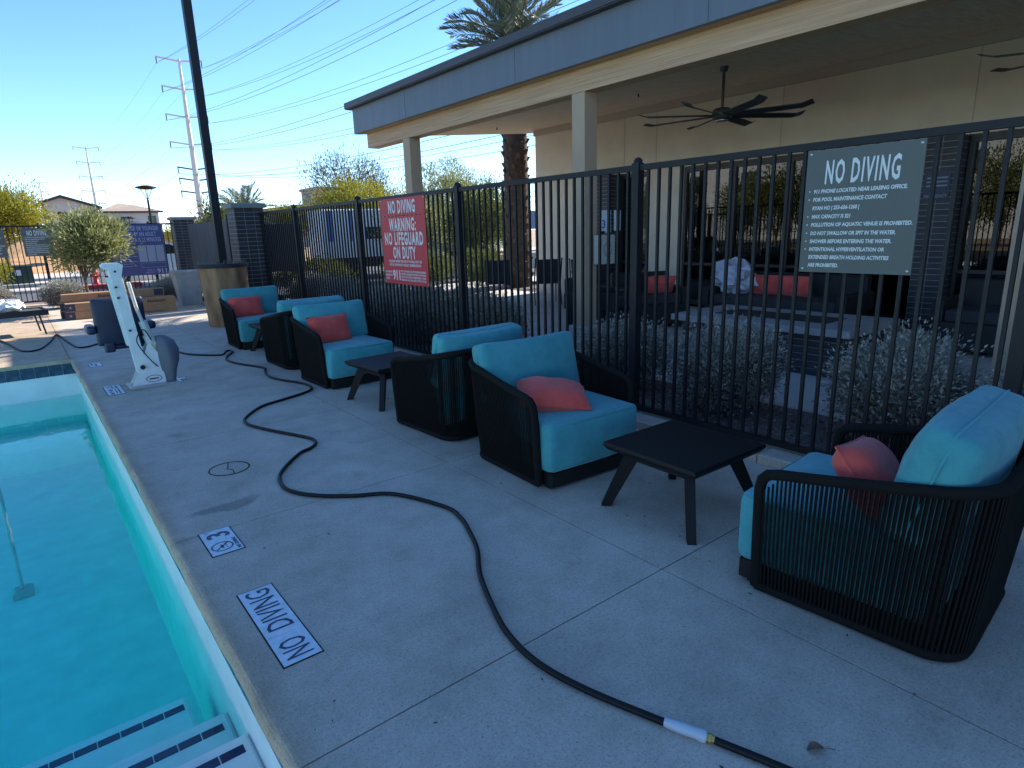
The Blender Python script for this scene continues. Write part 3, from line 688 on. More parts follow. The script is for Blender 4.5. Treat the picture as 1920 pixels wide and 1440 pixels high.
def low_table(label, loc, rz, sz=.62):
    t = thing('low_table', label, 'table', loc, rz, 'black low tables between the lounge chairs')
    h = sz/2; part('table_top', MB().add([(-h+.02,-h+.02,.335),(h-.02,-h+.02,.335),(h-.02,h-.02,.335),(-h+.02,h-.02,.335),(-h,-h,.362),(h,-h,.362),(h,h,.362),(-h,h,.362),(-h+.004,-h+.004,.38),(h-.004,-h+.004,.38),(h-.004,h-.004,.38),(-h+.004,h-.004,.38)],
        [(0,3,2,1),(8,9,10,11)]+[f for i in range(4) for f in ((i,(i+1) % 4,4+(i+1) % 4,4+i),(4+i,4+(i+1) % 4,8+(i+1) % 4,8+i))]), TABLE, t)
    part('apron', MB().box(-.20,.20,-.20,.20,.275,.336), TABLE, t)
    for sx in (-1,1):
        for sy in (-1,1):
            lg = MB(); p = Vector((sx*.175,sy*.175,.33)); q = Vector((sx*(h-.01),sy*(h-.01),.0)); s = Vector((sx,sy,0)).normalized(); w = Vector((-s.y,s.x,0))*.022
            lg.add([p-w-s*.03, p+w-s*.03, p+w+s*.055, p-w+s*.055, q-w-s*.035, q+w-s*.035, q+w+s*.018, q-w+s*.018],
                   [(0,1,2,3),(4,7,6,5),(0,4,5,1),(1,5,6,2),(2,6,7,3),(3,7,4,0)])
            part('leg', lg, TABLE, t)
    return t
low_table('nearest black low table with splayed legs, in front of the grey sign', (2.715,1.965,0), R(-1))
low_table('black low table with splayed legs, second from the camera', (2.635,5.24,0), R(4))
low_table('farthest black low table, dark against the last armchair', (2.72,8.66,0), R(2))
# throw pillows
def pillow_mesh(w, h, t, name='throw_pillow'):
    vs = []; fs = []; n = 14
    for s in (1,-1):
        for i in range(n+1):
            for j in range(n+1):
                u, v = -1+2*i/n, -1+2*j/n
                z = s*t/2*((1-u**4)*(1-v**4))**.55*(1-.15*(u*u+v*v)/2)
                vs.append((w/2*u*(1-.035*(1-v*v)*abs(u)), h/2*v*(1-.035*(1-u*u)*abs(v)), z+.003*math.sin(9*u+2)*math.sin(7*v)))
    m = (n+1)**2
    for i in range(n):
        for j in range(n):
            a = i*(n+1)+j; fs.append((a, a+n+1, a+n+2, a+1)); fs.append((m+a, m+a+1, m+a+n+2, m+a+n+1))
    mb = MB().add(vs, fs, True)
    rim = [(-1+2*k/n,-1) for k in range(n)]+[(1,-1+2*k/n) for k in range(n)]+[(1-2*k/n,1) for k in range(n)]+[(-1,1-2*k/n) for k in range(n)]
    mb.tube([(w/2*u*(1-.035*(1-v*v)*abs(u)), h/2*v*(1-.035*(1-u*u)*abs(v)), 0) for u, v in rim], .0045, 5, closed=True)
    return mb.mesh(name)
PIL = pillow_mesh(.46,.31,.18); PIL.materials.append(RED)
def throw(label, loc, rot):
    o = link('throw_pillow', PIL, None, None, loc); o.rotation_euler = rot
    return tag(o, label, 'pillow', 'coral throw pillows on the lounge chairs')
throw('coral throw pillow leaning in the nearest armchair, half behind its rope side', (2.555,.94,.545), (R(52),R(10),R(10)))
p = throw('coral throw pillow lying flat on the chair that faces the nearest table', (2.585,2.885,.500), (R(14),R(8),R(-32)))
throw('coral pillow barely showing over the arm of the chair seen from behind', (2.78,4.20,.520), (R(50),R(4),R(10)))
throw('coral throw pillow upright against the back of the fourth armchair', (2.555,6.43,.555), (R(70),0,R(4)))
throw('coral throw pillow upright on the farthest armchair', (2.555,9.52,.555), (R(70),0,R(-2)))

# ------------------------------------------------------------------ hose
hp = [(1.60,.30),(1.545,.52),(1.484,.716),(1.429,.876),(1.375,1.004),(1.283,1.28),(1.245,1.50),(1.269,1.708),(1.345,1.92),(1.438,2.125),(1.56,2.32),(1.637,2.5),(1.69,2.66),(1.700,2.84),(1.567,3.195),(1.37,3.34),(1.214,3.483),(1.118,3.64),(1.095,3.80),(1.16,4.022),
      (1.378,4.297),(1.50,4.37),(1.575,4.47),(1.57,4.62),(1.44,4.95),(1.35,5.20),(1.32,5.38),(1.37,5.557),(1.578,5.819),(1.82,5.93),(2.02,6.01),(2.171,6.12),(2.215,6.30),(2.19,6.50),(2.08,6.82),(2.045,7.05),(2.07,7.28),(2.12,7.46),(2.15,7.60),(2.03,7.98),(1.972,8.194),(1.95,8.45),(1.993,8.649),(2.09,8.86),(2.17,9.02),(2.17,9.16),(2.115,9.15),(2.06,8.95),(1.98,8.90),(1.747,9.164),(1.62,9.50),(1.563,10.032),(1.45,10.7),
      (1.1,11.25),(.86,11.427),(.66,11.20),(.54,11.30),(.462,12.10),(.40,13.05),(.375,13.15),(.33,12.9),(.255,12.295),(.12,11.62),(-.005,11.421),(-.11,11.55),(-.188,11.919),(-.30,12.7),(-.45,13.2),(-.9,13.0),(-1.6,12.4)]
t = thing('garden_hose', 'long black hose snaking along the deck from the near edge to the pool lift', 'hose')
cut = hp.index((1.375,1.004))
def hz(i, n): return .0135 + (.024 if abs(i-(hp.index((2.06,8.95)))) < 1 else 0)
part('hose_tube', MB().tube(smooth_path([(x,y,hz(i,0)) for i, (x,y) in enumerate(hp)][cut:], 8), .0122, 10), HOSE, t)
part('hose_tube', MB().tube(smooth_path([(x,y,.0135) for x,y in hp[:4]], 8), .0120, 10), HOSE, t)
a = Vector((1.429,.876,.0145)); b2 = Vector((1.372,1.012,.0165)); d = (b2-a)
part('coupling', MB().tube([a, a+d*.05, a+d*.06, a+d*.12, a+d*.13, a+d*.17], [.0115,.0115,.0145,.0145,.0125,.0125], 12, smooth=False), M('brass', (.75,.52,.18), .28, 1.), t)
part('coupling_grip', MB().tube([a+d*.16, a+d*.20, a+d*.24, a+d*.34, a+d*.38, a+d*.6, a+d*.85, a+d*1.05], [.0165,.0205,.0205,.0195,.017,.019,.0175,.015], 14), M('clear_grip', (.45,.50,.56), .3), t)

# ------------------------------------------------------------------ pool lift
t = thing('pool_lift', 'white pool lift with a navy seat standing by the pool edge', 'pool lift', (.95,7.72,0), 0)
LB = M('lift_navy', (.006,.014,.045), .45)
part('base_plate', MB().bbox(-.20,.30,-.17,.17,.0,.018,.004).box(.30,.36,-.03,.03,0,.014), M('lift_metal', (.45,.45,.44), .35, .6), t)
for y in (-.08,.08):
    br = part('bracket', MB().prism([(-.17,.019),(.16,.019),(.13,.34),(.06,.46),(.03,.44),(-.05,.24)], 'y', y-.006, y+.006), WHITE, t)
    if y < 0:
        ring = MB().tube([(.045+.075*math.cos(2*math.pi*k/28), y-.008, .075+.036*math.sin(2*math.pi*k/28)) for k in range(28)], .003, 5, closed=True)
        ring.box(-.0,.09,y-.009,y-.007,.068,.082); part('emblem', ring, M('emblem_ink', (.02,.02,.05), .5), br)
        part('pivot_bolt', MB().tube([(-.045,y-.03,.215),(-.045,y,.215)], .024, 12), FRAME, br)
mast = part('mast', MB().beam((-.045,0,.16),(-.145,0,1.27),.10,.13,up=(0,1,0)), WHITE, t)
part('mast_plate', MB().beam((-.122,-.0,.46),(-.196,-.0,1.18),.05,.10,up=(0,1,0)).beam((-.036,0,.50),(-.085,0,1.16),.016,.10,up=(0,1,0)), WHITE, mast)
part('head_arm', MB().prism([(-.245,1.275),(-.25,1.31),(-.225,1.325),(-.09,1.325),(-.06,1.30),(-.10,1.14),(-.18,1.14),(-.19,1.25)], 'y', -.085, -.068), WHITE, mast)
part('head_arm', MB().prism([(-.245,1.275),(-.25,1.31),(-.225,1.325),(-.09,1.325),(-.06,1.30),(-.10,1.14),(-.18,1.14),(-.19,1.25)], 'y', .068, .085), WHITE, mast)
for x, z in ((-.14,1.24),(-.155,1.08),(-.15,.97),(-.10,.62)): part('bolt', MB().tube([(x,-.092,z),(x,-.05,z)], .012, 8), FRAME, mast)
part('actuator', MB().tube([(-.03,-.02,1.12),(.0,-.02,.86),(.06,-.02,.56)], .018, 10).tube([(.035,-.02,.70),(.075,-.02,.52)], .042, 12).tube([(.06,-.02,.55),(.09,-.02,.44)], [.05,.055], 12), M('actuator_grey', (.50,.52,.50), .4), t)
part('control_box', MB().bbox(.06,.15,-.07,.07,.26,.47,.01), WHITE, t)
cv = MB(); vs = []; fs = []; n = 22
for j, (z, rx, ry, cx) in enumerate(((.02,.07,.10,.20),(.12,.085,.13,.205),(.24,.115,.15,.215),(.36,.125,.15,.21),(.46,.105,.13,.195),(.52,.05,.07,.18),(.525,.005,.005,.18))):
    for k in range(n):
        a = 2*math.pi*k/n; w = 1+.16*math.sin(4*a+.4*j)*(1-j/8)+.07*math.sin(9*a-j)*(1-j/7); vs.append((cx+rx*w*math.cos(a), ry*w*math.sin(a), z))
for j in range(6):
    for k in range(n): fs.append((j*n+k, j*n+(k+1) % n, (j+1)*n+(k+1) % n, (j+1)*n+k))
part('fabric_cover', cv.add(vs, fs, True), M('cover_grey', (.13,.14,.17), .9, bump=.3, bscale=40), t)
part('cable', MB().tube(smooth_path([(.10,-.05,.45),(.02,-.12,.62),(-.06,-.11,.5),(.03,-.12,.30),(.10,-.09,.20)], 5), .006, 6), HOSE, t)
part('warning_label', MB().box(.07,.14,-.0715,-.0705,.36,.44), M('label_yellow', (.6,.5,.12), .5), t)
seat = part('seat', MB().rbox(.245,.035,.255,.034, c=(-.14,.235,.70)), LB, t)
part('seat_pan', MB().rbox(.20,.17,.03,.028, c=(-.13,.40,.42)), LB, seat)
for sx in (-.42,.14): part('armrest', MB().rbox(.045,.16,.045,.03, c=(sx,.31,.63)), LB, seat)
part('seat_post', MB().rbox(.05,.03,.06,.02, c=(-.28,.22,.43)).beam((-.12,.0,.60),(-.12,.22,.60),.05), LB, seat)

# ------------------------------------------------------------------ lamp, planter, bin, boxes, lounger
t = thing('planter', 'tall round planter of rusty steel with a dark rim around the lamp pole', 'planter', (2.93,12.05,0))
part('shell', MB().lathe([(.345,0),(.35,.01),(.405,1.02),(.405,1.04)], 32), M('corten', (.17,.085,.04), .8, var=.45, scale=3, col2=(.27,.15,.075), stretch=(2,2,.5), bump=.15, bscale=30), t)
part('rim', MB().lathe([(.43,1.035),(.435,1.05),(.435,1.095),(.42,1.10)], 32), M('rim_dark', (.012,.012,.014), .7), t)
dr = MB()
for k in range(90):
    a, r = random.uniform(0,6.28), .4*math.sqrt(random.random()); x, y = r*math.cos(a), r*math.sin(a); h = random.uniform(.02,.09)
    dr.add([(x-.008,y,1.095),(x+.008,y,1.095),(x+random.uniform(-.03,.03),y+random.uniform(-.03,.03),1.095+h)], [(0,1,2)])
stuff(part('dry_stalks', dr, M('dry_stalk', (.22,.18,.12), .9), t))
t = thing('lamp_post', 'tall black square lamp pole rising from the rusty planter', 'lamp post', (2.955,12.1,0))
part('pole', MB().box(-.065,.065,-.065,.065,1.096,7.6), FENCE, t)
part('lamp_head', MB().bbox(-.95,.15,-.14,.14,7.45,7.6,.02), FENCE, t)
t = thing('trash_bin', 'tapered grey concrete bin in front of the wooden gate', 'bin', (3.19,16.55,0))
BIN = M('bin_concrete', (.36,.35,.33), .85, var=.12, scale=6, bump=.15)
part('body', MB().add([(-.21,-.21,0),(.21,-.21,0),(.21,.21,0),(-.21,.21,0),(-.29,-.29,.76),(.29,-.29,.76),(.29,.29,.76),(-.29,.29,.76)], [(0,3,2,1),(4,5,6,7)]+[(i,(i+1) % 4,4+(i+1) % 4,4+i) for i in range(4)]), BIN, t)
part('rim', MB().bbox(-.305,.305,-.305,.305,.761,.82,.012), BIN, t)
CARD = M('cardboard', (.33,.185,.095), .85, var=.08, scale=6)
CARDT = M('box_print', (.03,.02,.02), .8); CARDE = M('box_end_print', (.035,.03,.055), .7)
_tb = T_box.mesh('lettering'); _tb.materials.append(CARDT)
def carton(label, loc, L, dark_left=True, text_x=None, red=False, rz=0):
    t = thing('cardboard_box', label, 'box', loc, rz, 'long cartons stacked behind the pool')
    w, h = .27, .165
    part('carton', MB().bbox(0,L,0,w,.001,h,.004), CARD, t)
    if dark_left: part('end_print', MB().box(-.0015,.16,-.0015,w+.0015,.012,h-.008), CARDE, t)
    else: part('end_print', MB().box(L-.2,L-.02,-.0015,0,.02,h-.012), CARDE, t)
    if dark_left:
        sm = MB(); 
        for k in range(5):
            a = 2*math.pi*k/5; sm.add([(.08,-.003,.085),(.08+.012*math.cos(a-.6),-.003,.085+.012*math.sin(a-.6)),(.08+.035*math.cos(a),-.003,.085+.035*math.sin(a)),(.08+.012*math.cos(a+.6),-.003,.085+.012*math.sin(a+.6))], [(0,1,2,3)])
        part('star_mark', sm, M('pale_print', (.3,.3,.36), .7), t)
    if text_x is not None: stuff(part('lettering', _tb, CARDT, t, (text_x,-.0025,.065), (R(90),0,0)))
    if red: part('stripe', MB().box(.55*L,.85*L,-.002,0,.03,.045), M('red_print', (.3,.03,.02), .7), t)
    return t
carton('lower front carton with dark printed end, in front of the olive tree', (.66,15.45,0), 2.02, True, None, True)
carton('upper front carton with dark printed end lying on the lower front one', (.68,15.46,.166), 2.0, True, 1.45)
carton('lower rear carton behind the front stack', (.60,15.76,0), 1.85)
carton('middle rear carton behind the front stack', (.61,15.77,.166), 1.85)
carton('topmost carton lying across the rear of the stack, dark print at its right end', (.66,15.80,.332), 1.88, False, .62)
t = thing('sling_lounger', 'black sling lounger cut by the left edge with a white bag on it', 'sun lounger', (-.35,13.72,0), R(6))
LM = M('lounger_metal', (.015,.015,.017), .45)
part('sling', MB().box(-1.6,.62,-.30,.30,.40,.412), M('lounger_sling', (.05,.05,.052), .8), t)
part('frame', MB().box(-1.6,.66,-.33,-.30,.335,.43).box(-1.6,.66,.30,.33,.335,.43).box(.63,.66,-.30,.30,.36,.43), LM, t)
for x in (.52,-1.4):
    for y in (-.31,.31): part('leg', MB().beam((x,y,.36),(x+.05,y,.0),.025), LM, t)
vs = []; fs = []; n = 20
for j in range(9):
    for k in range(n):
        th = math.pi*j/8; a = 2*math.pi*k/n; r = 1+.16*math.sin(7*a+3*j)+random.uniform(-.10,.10)
        vs.append((.26*r*math.sin(th)*math.cos(a), .2*r*math.sin(th)*math.sin(a), max(0,.10+.11*r*math.cos(th))))
for j in range(8):
    for k in range(n): fs.append((j*n+k, (j+1)*n+k, (j+1)*n+(k+1) % n, j*n+(k+1) % n))
tag(part('plastic_bag', MB().add(vs, fs), M('bag_white', (.72,.74,.76), .35), None, (-.22,13.72,.413)), 'crumpled white plastic bag lying on the black lounger', 'bag')

# brick pillars and gate
def pillar(label, x0, y0, s=.52, h=2.07):
    t = thing('brick_pillar', label, 'pillar', (x0+s/2,y0+s/2,0), 0, 'dark brick gate pillars')
    p = part('core', MB().box(-s/2,s/2,-s/2,s/2,0,h), MORTAR, t)
    stuff(part('brick', brick_shell(-s/2,s/2,-s/2,s/2,.005,h-.002), BRICK, t))
    part('cap', MB().bbox(-s/2-.05,s/2+.05,-s/2-.05,s/2+.05,h,h+.085,.02), M('cap_stone', (.20,.22,.22), .8, var=.1), t)
pillar('dark brick pillar at the far end of the long fence, behind the rusty planter', 3.36, 12.46)
pillar('dark brick pillar between the far fence and the wooden gate', 3.69, 19.75, h=2.06)
t = thing('gate', 'grey weathered wooden gate of upright boards between the two brick pillars', 'gate', (3.95,0,0))
GB = M('gate_board', (.085,.085,.088), .85, var=.3, scale=4, stretch=(3,3,.4), bump=.2, bscale=20)
for k in range(20):
    y = 15.35+.198*k; part('board', MB().box(-.012+random.uniform(-.003,.003),.012,y+.004,y+.192,.08,1.93+random.uniform(-.008,.008)), GB, t)
part('rail', MB().box(.013,.05,15.35,19.3,.35,.44).box(.013,.05,15.35,19.3,1.55,1.64), FENCE, t)
part('gate_post', MB().box(-.04,.06,15.22,15.33,0,2.05), FENCE, t)
part('gate_leaf', MB().box(-.015,.02,14.62,15.15,.1,1.98), M('gate_leaf_grey', (.20,.22,.25), .6), t)
part('gate_post', MB().box(-.04,.06,14.50,14.60,0,2.08), FENCE, t)

# ------------------------------------------------------------------ vegetation
def leaf_mesh(name, c, d, ln, wd, m):
    """many diamond leaves: centres c, directions d (numpy), lengths, widths"""
    c = np.asarray(c); d = np.asarray(d); N = len(c)
    d = d/np.linalg.norm(d, axis=1, keepdims=True)
    r = RNG.normal(size=(N,3)); s = np.cross(d, r); s /= np.linalg.norm(s, axis=1, keepdims=True)+1e-9
    ln = np.broadcast_to(np.asarray(ln), (N,))[:,None]; wd = np.broadcast_to(np.asarray(wd), (N,))[:,None]
    nrm = np.cross(s, d)
    v = np.stack([c, c+d*ln*.45+s*wd/2+nrm*wd*.12, c+d*ln, c+d*ln*.45-s*wd/2+nrm*wd*.12], 1).reshape(-1,3)
    me = bpy.data.meshes.new(name); me.vertices.add(4*N); me.vertices.foreach_set('co', v.astype(np.float32).ravel())
    me.loops.add(4*N); me.loops.foreach_set('vertex_index', np.arange(4*N, dtype=np.int32))
    me.polygons.add(N); me.polygons.foreach_set('loop_start', np.arange(0,4*N,4, dtype=np.int32)); me.polygons.foreach_set('loop_total', np.full(N,4, dtype=np.int32))
    me.update(calc_edges=True); me.validate(); me.materials.append(m); return me
def sph(n):
    v = RNG.normal(size=(n,3)); return v/np.linalg.norm(v, axis=1, keepdims=True)
def clump_crown(center, rad, nclump, nleaf, clump_r, up=.5, shell=.55, lo=-1.):
    """leaf centres and directions spread in clumps through an ellipsoid"""
    C = []; D = []
    rad = np.array(rad); center = np.array(center)
    k = 0
    while k < nclump:
        p = sph(1)[0]*(shell+(1-shell)*RNG.random())*(RNG.random()**.25)
        if p[2] < lo: continue
        k += 1
        cc = center+p*rad; s = clump_r*(.6+.8*RNG.random()); n = int(nleaf*(.5+RNG.random()))
        q = RNG.normal(size=(n,3))*s*.5; C.append(cc+q); dd = q/(s+1e-6)+p*.6+np.array((0,0,up))+RNG.normal(size=(n,3))*.4; D.append(dd)
    return np.concatenate(C), np.concatenate(D)
def limbs(mb, base, top_c, rad, n, r0, split_z, spread=.7):
    base = Vector(base); sp = Vector((base.x+random.uniform(-.05,.05), base.y+random.uniform(-.05,.05), base.z+split_z))
    mb.tube(smooth_path([base, base.lerp(sp,.5)+Vector((random.uniform(-.03,.03),random.uniform(-.03,.03),0)), sp], 4), [r0*(1-.25*i/8) for i in range(9)], 8)
    for k in range(n):
        v = sph(1)[0]; v[2] = abs(v[2])*.8-.1
        e = Vector(top_c)+Vector(v*np.array(rad)*spread); mid = sp.lerp(e,.5)+Vector((random.uniform(-.1,.1),random.uniform(-.1,.1),random.uniform(0,.15)))*max(rad)*.4
        pts = smooth_path([sp-Vector((0,0,.04)), mid, e], 4); mb.tube(pts, [r0*.55*(1-.85*i/(len(pts)-1)) for i in range(len(pts))], 5)
def tree(name, label, base, cc, rad, leafm, nclump, nleaf, clr, ln, wd, r0=.05, split=.6, n=8, group=None, up=.5, lo=-1., shell=.45, cat='tree'):
    t = thing(name, label, cat, base, 0, group)
    mb = MB(); limbs(mb, (0,0,0), Vector(cc)-Vector(base), rad, n, r0, split); part('trunk', mb, BARK, t)
    C, D = clump_crown(Vector(cc)-Vector(base), rad, nclump, nleaf, clr, up, shell, lo)
    link('crown', leaf_mesh('crown', C, D, ln*(.6+.8*RNG.random(len(C))), wd, leafm), None, t); return t
OLIVE = leafmat('olive_leaf', (.12,.15,.05), (.40,.40,.17), trans=.35)
YEL = leafmat('palo_verde_leaf', (.15,.18,.025), (.42,.36,.04), trans=.35)
GRN = leafmat('green_leaf', (.06,.085,.02), (.20,.22,.05), trans=.3)
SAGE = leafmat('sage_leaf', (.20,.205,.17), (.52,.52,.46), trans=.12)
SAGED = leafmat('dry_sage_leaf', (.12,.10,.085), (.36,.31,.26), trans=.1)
tree('olive_tree', 'round olive tree growing behind the long cardboard boxes', (1.22,16.9,0), (1.45,17.0,1.56), (.84,.8,.70), OLIVE, 240, 60, .19, .105, .030, .035, .75, 14, up=.7, shell=.35)
tree('palo_verde_tree', 'yellow green tree beyond the far fence at the left edge', (-.2,41.5,0), (-.1,41.5,3.0), (2.5,2.4,1.5), YEL, 190, 130, .5, .15, .055, .12, 1.2, 9)
tree('palo_verde_tree', 'small yellow bush just inside the left edge behind the far fence', (-.55,27.8,0), (-.55,27.8,.75), (.55,.5,.55), YEL, 40, 60, .2, .09, .03, .03, .2, 5, cat='bush')
tree('mesquite_tree', 'yellow leaved tree above the red warning sign', (10.1,22.0,0), (10.3,22.0,2.45), (2.1,1.8,1.05), YEL, 190, 90, .38, .10, .035, .09, 1.3, 10)
t = tree('desert_willow', 'thin dark leaved tree with bare upright twigs behind the yellow one', (10.9,24.0,0), (10.9,24.0,3.45), (2.4,2.0,1.35), leafmat('willow_leaf', (.06,.06,.03), (.17,.15,.07)), 150, 46, .42, .13, .026, .09, 1.6, 26, up=1.3)
tree('olive_tree', 'pale olive tree between the two porch posts', (14.0,22.0,0), (14.1,22.0,2.7), (2.2,1.9,1.6), OLIVE, 190, 90, .38, .12, .03, .09, 1.1, 12, up=.8)
tree('olive_tree', 'dark green tree behind the red sign, low behind the fence', (11.9,21.0,0), (11.9,21.0,1.75), (1.7,1.4,1.1), OLIVE, 120, 80, .35, .11, .03, .07, .7, 9)
tree('palo_verde_tree', 'yellow green tree seen left of the palm trunk', (19.5,27.0,0), (19.6,27.0,1.9), (2.3,2.1,1.5), YEL, 130, 80, .4, .13, .04, .08, .9, 9)
tree('shade_tree', 'green tree seen between fence and palm trunk', (16.6,24.0,0), (16.6,24.0,1.6), (1.8,1.6,1.2), GRN, 110, 80, .35, .12, .04, .08, .7, 8)
tree('shade_tree', 'bushy green tree behind the gate left of the brick pillar', (6.4,25.0,0), (6.4,25.0,1.9), (1.3,1.3,1.0), GRN, 100, 80, .32, .11, .04, .07, .7, 8)
tree('shade_tree', 'small bare tree between the gate and the near pillar', (4.75,16.2,0), (4.75,16.2,1.4), (.55,.5,.6), GRN, 40, 36, .2, .07, .025, .04, .5, 8)
tree('palo_verde_tree', 'tuft of yellow green leaves above the fence left of the yellow tree', (8.7,24.5,0), (8.7,24.5,2.1), (.9,.9,.75), YEL, 60, 60, .3, .11, .035, .06, .9, 7)
tree('shade_tree', 'low green tree far beyond the spa sign', (9.0,46.0,0), (9.0,46.0,1.7), (1.7,1.5,1.1), YEL, 70, 60, .4, .15, .05, .08, .7, 7)
# palm fronds
def frond_mesh(L, droop, m, nleaf=64, wid=.40):
    C = []; D = []; stem = MB(); pts = []
    for i in range(15):
        t = i/14; pts.append((L*t*math.cos(droop*t*t*.6), 0, -L*droop*t*t*.45))
    stem.tube(pts, [.028*(1-.9*i/14) for i in range(15)], 5)
    P = [Vector(p) for p in pts]
    for i in range(nleaf):
        t = .12+.88*i/(nleaf-1); k = min(13, int(t*14)); p = P[k].lerp(P[k+1], t*14-k); dr = (P[k+1]-P[k]).normalized()
        for s in (-1,1):
            C.append(p); D.append(dr*.95+Vector((0,s*.85,random.uniform(-.05,.45))))
    C = np.array([tuple(c) for c in C]); D = np.array([tuple(d) for d in D]); w = wid*(.35+.9*np.sin(np.linspace(.25,2.9,len(C))))
    me = leaf_mesh('frond', C, D, w, .028, m)
    n0 = len(me.vertices)
    sm = stem.mesh('st'); 
    import bmesh
    bm = bmesh.new(); bm.from_mesh(me); bm.from_mesh(sm); bm.to_mesh(me); bm.free(); bpy.data.meshes.remove(sm); return me
PALM = leafmat('palm_leaf', (.10,.125,.085), (.27,.29,.21), trans=.2)
def palm(label, base, h, r, nfr, L, boots=True):
    t = thing('palm_tree', label, 'palm tree', base)
    tk = MB(); prof = []
    for i in range(41):
        z = h*i/40; prof.append((r*(1.08-.16*min(1,z/2)+.22*max(0,(z/h-.82)/.18))+.012*(i % 2), z))
    tk.lathe(prof, 18)
    trunk = part('trunk', tk, M('palm_trunk', (.085,.055,.038), .95, var=.4, scale=9, bump=.7, bscale=25), t)
    if boots:
        bt = MB(); ga = 2.39996
        for i in range(int(h/.034)):
            z = .1+i*.034; a = i*ga; rr = r*(1.06-.16*min(1,z/2)+.22*max(0,(z/h-.82)/.18)); ln = random.uniform(.05,.09)+.10*max(0,(z/h-.8)/.2)
            ca, sa = math.cos(a), math.sin(a); w = .065
            bt.add([(ca*rr-sa*w, sa*rr+ca*w, z-.06), (ca*rr+sa*w, sa*rr-ca*w, z-.06), (ca*(rr+ln)+sa*w*.5, sa*(rr+ln)-ca*w*.5, z+.07), (ca*(rr+ln)-sa*w*.5, sa*(rr+ln)+ca*w*.5, z+.07), (ca*(rr-.01), sa*(rr-.01), z+.09)],
                   [(0,1,2,3),(3,2,4),(0,3,4),(1,4,2)])
        stuff(part('leaf_boots', bt, M('palm_boot', (.11,.07,.045), .9, var=.35, scale=20, island=.45), trunk))
    ms = [frond_mesh(L, .55, PALM), frond_mesh(L*.95, .8, PALM), frond_mesh(L*.85, .35, PALM)]
    for k in range(nfr):
        u = k/nfr; el = R(84-92*u**1.1)
        o = link('frond', ms[k % 3], None, t, (0,0,h-.05+.25*(1-u)*.6)); o.rotation_euler = (random.uniform(-.4,.4), -el, k*2.39996); 
    return t
palm('tall date palm behind the end of the porch, trunk beside the stucco wall', (10.85,13.45,0), 6.0, .34, 44, 1.85)
palm('short palm whose fan of leaves shows above the brick pillar', (11.0,38.5,0), 2.6, .3, 26, 2.0, False)
# sage shrubs in the gravel bed
def shrub_meshes(seed, rx, ry, h):
    C, D = clump_crown((0,0,h*.52), (rx,ry,h*.48), 360, 100, .10, .3, .6)
    k = C[:,2] > .02; C, D = C[k], D[k]
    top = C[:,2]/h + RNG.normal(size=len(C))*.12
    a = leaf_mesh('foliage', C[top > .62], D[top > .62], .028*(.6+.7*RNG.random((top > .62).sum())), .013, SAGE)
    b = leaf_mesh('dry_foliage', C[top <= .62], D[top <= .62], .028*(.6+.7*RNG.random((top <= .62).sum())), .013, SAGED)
    st = MB()
    for i in range(26):
        v = sph(1)[0]; st.tube(smooth_path([(v[0]*.05,v[1]*.05,0),(v[0]*rx*.5,v[1]*ry*.5,h*.3),(v[0]*rx*.8,v[1]*ry*.8,h*(.5+.35*abs(v[2])))], 3), [.009,.0085,.008,.007,.006,.005,.003], 5)
    st = st.mesh('stems'); st.materials.append(BARK); return a, b, st
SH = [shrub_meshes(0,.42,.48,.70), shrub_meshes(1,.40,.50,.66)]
def shrub(label, loc, k, rz, sc, group='silvery shrubs in the gravel bed'):
    t = thing('sage_shrub', label, 'shrub', loc, rz, group); t.scale = (sc,)*3 if not isinstance(sc, tuple) else sc
    for nm, me in zip(('foliage','dry_foliage','stems'), SH[k]): link(nm, me, None, t)
    return t
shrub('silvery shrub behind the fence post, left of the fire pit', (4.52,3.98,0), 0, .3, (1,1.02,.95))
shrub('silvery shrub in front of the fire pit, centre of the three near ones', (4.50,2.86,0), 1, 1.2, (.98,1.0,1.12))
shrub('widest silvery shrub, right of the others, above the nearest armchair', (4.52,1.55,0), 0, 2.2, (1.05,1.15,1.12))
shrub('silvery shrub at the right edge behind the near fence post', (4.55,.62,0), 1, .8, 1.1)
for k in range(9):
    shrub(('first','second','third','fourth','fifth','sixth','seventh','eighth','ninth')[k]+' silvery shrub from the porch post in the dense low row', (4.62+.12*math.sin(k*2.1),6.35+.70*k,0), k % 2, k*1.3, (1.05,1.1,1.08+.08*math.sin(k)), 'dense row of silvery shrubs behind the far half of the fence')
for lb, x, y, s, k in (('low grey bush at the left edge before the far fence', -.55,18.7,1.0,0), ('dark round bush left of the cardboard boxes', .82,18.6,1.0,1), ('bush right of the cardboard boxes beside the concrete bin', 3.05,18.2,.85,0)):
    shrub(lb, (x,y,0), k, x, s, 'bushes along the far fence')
tree('box_bush', 'dark clipped bush in sun beyond the fence, left of the porch chairs', (9.6,13.6,0), (9.6,13.6,.45), (.55,.5,.42), GRN, 70, 60, .16, .05, .02, .02, .1, 5, cat='bush', lo=-.9)
tree('flower_bush', 'small pale yellow flowering plant behind the mast of the lift', (2.02,17.6,0), (2.02,17.6,.42), (.2,.2,.22), leafmat('pale_flower', (.35,.33,.10), (.62,.58,.34)), 26, 30, .1, .05, .025, .015, .1, 4, cat='plant')
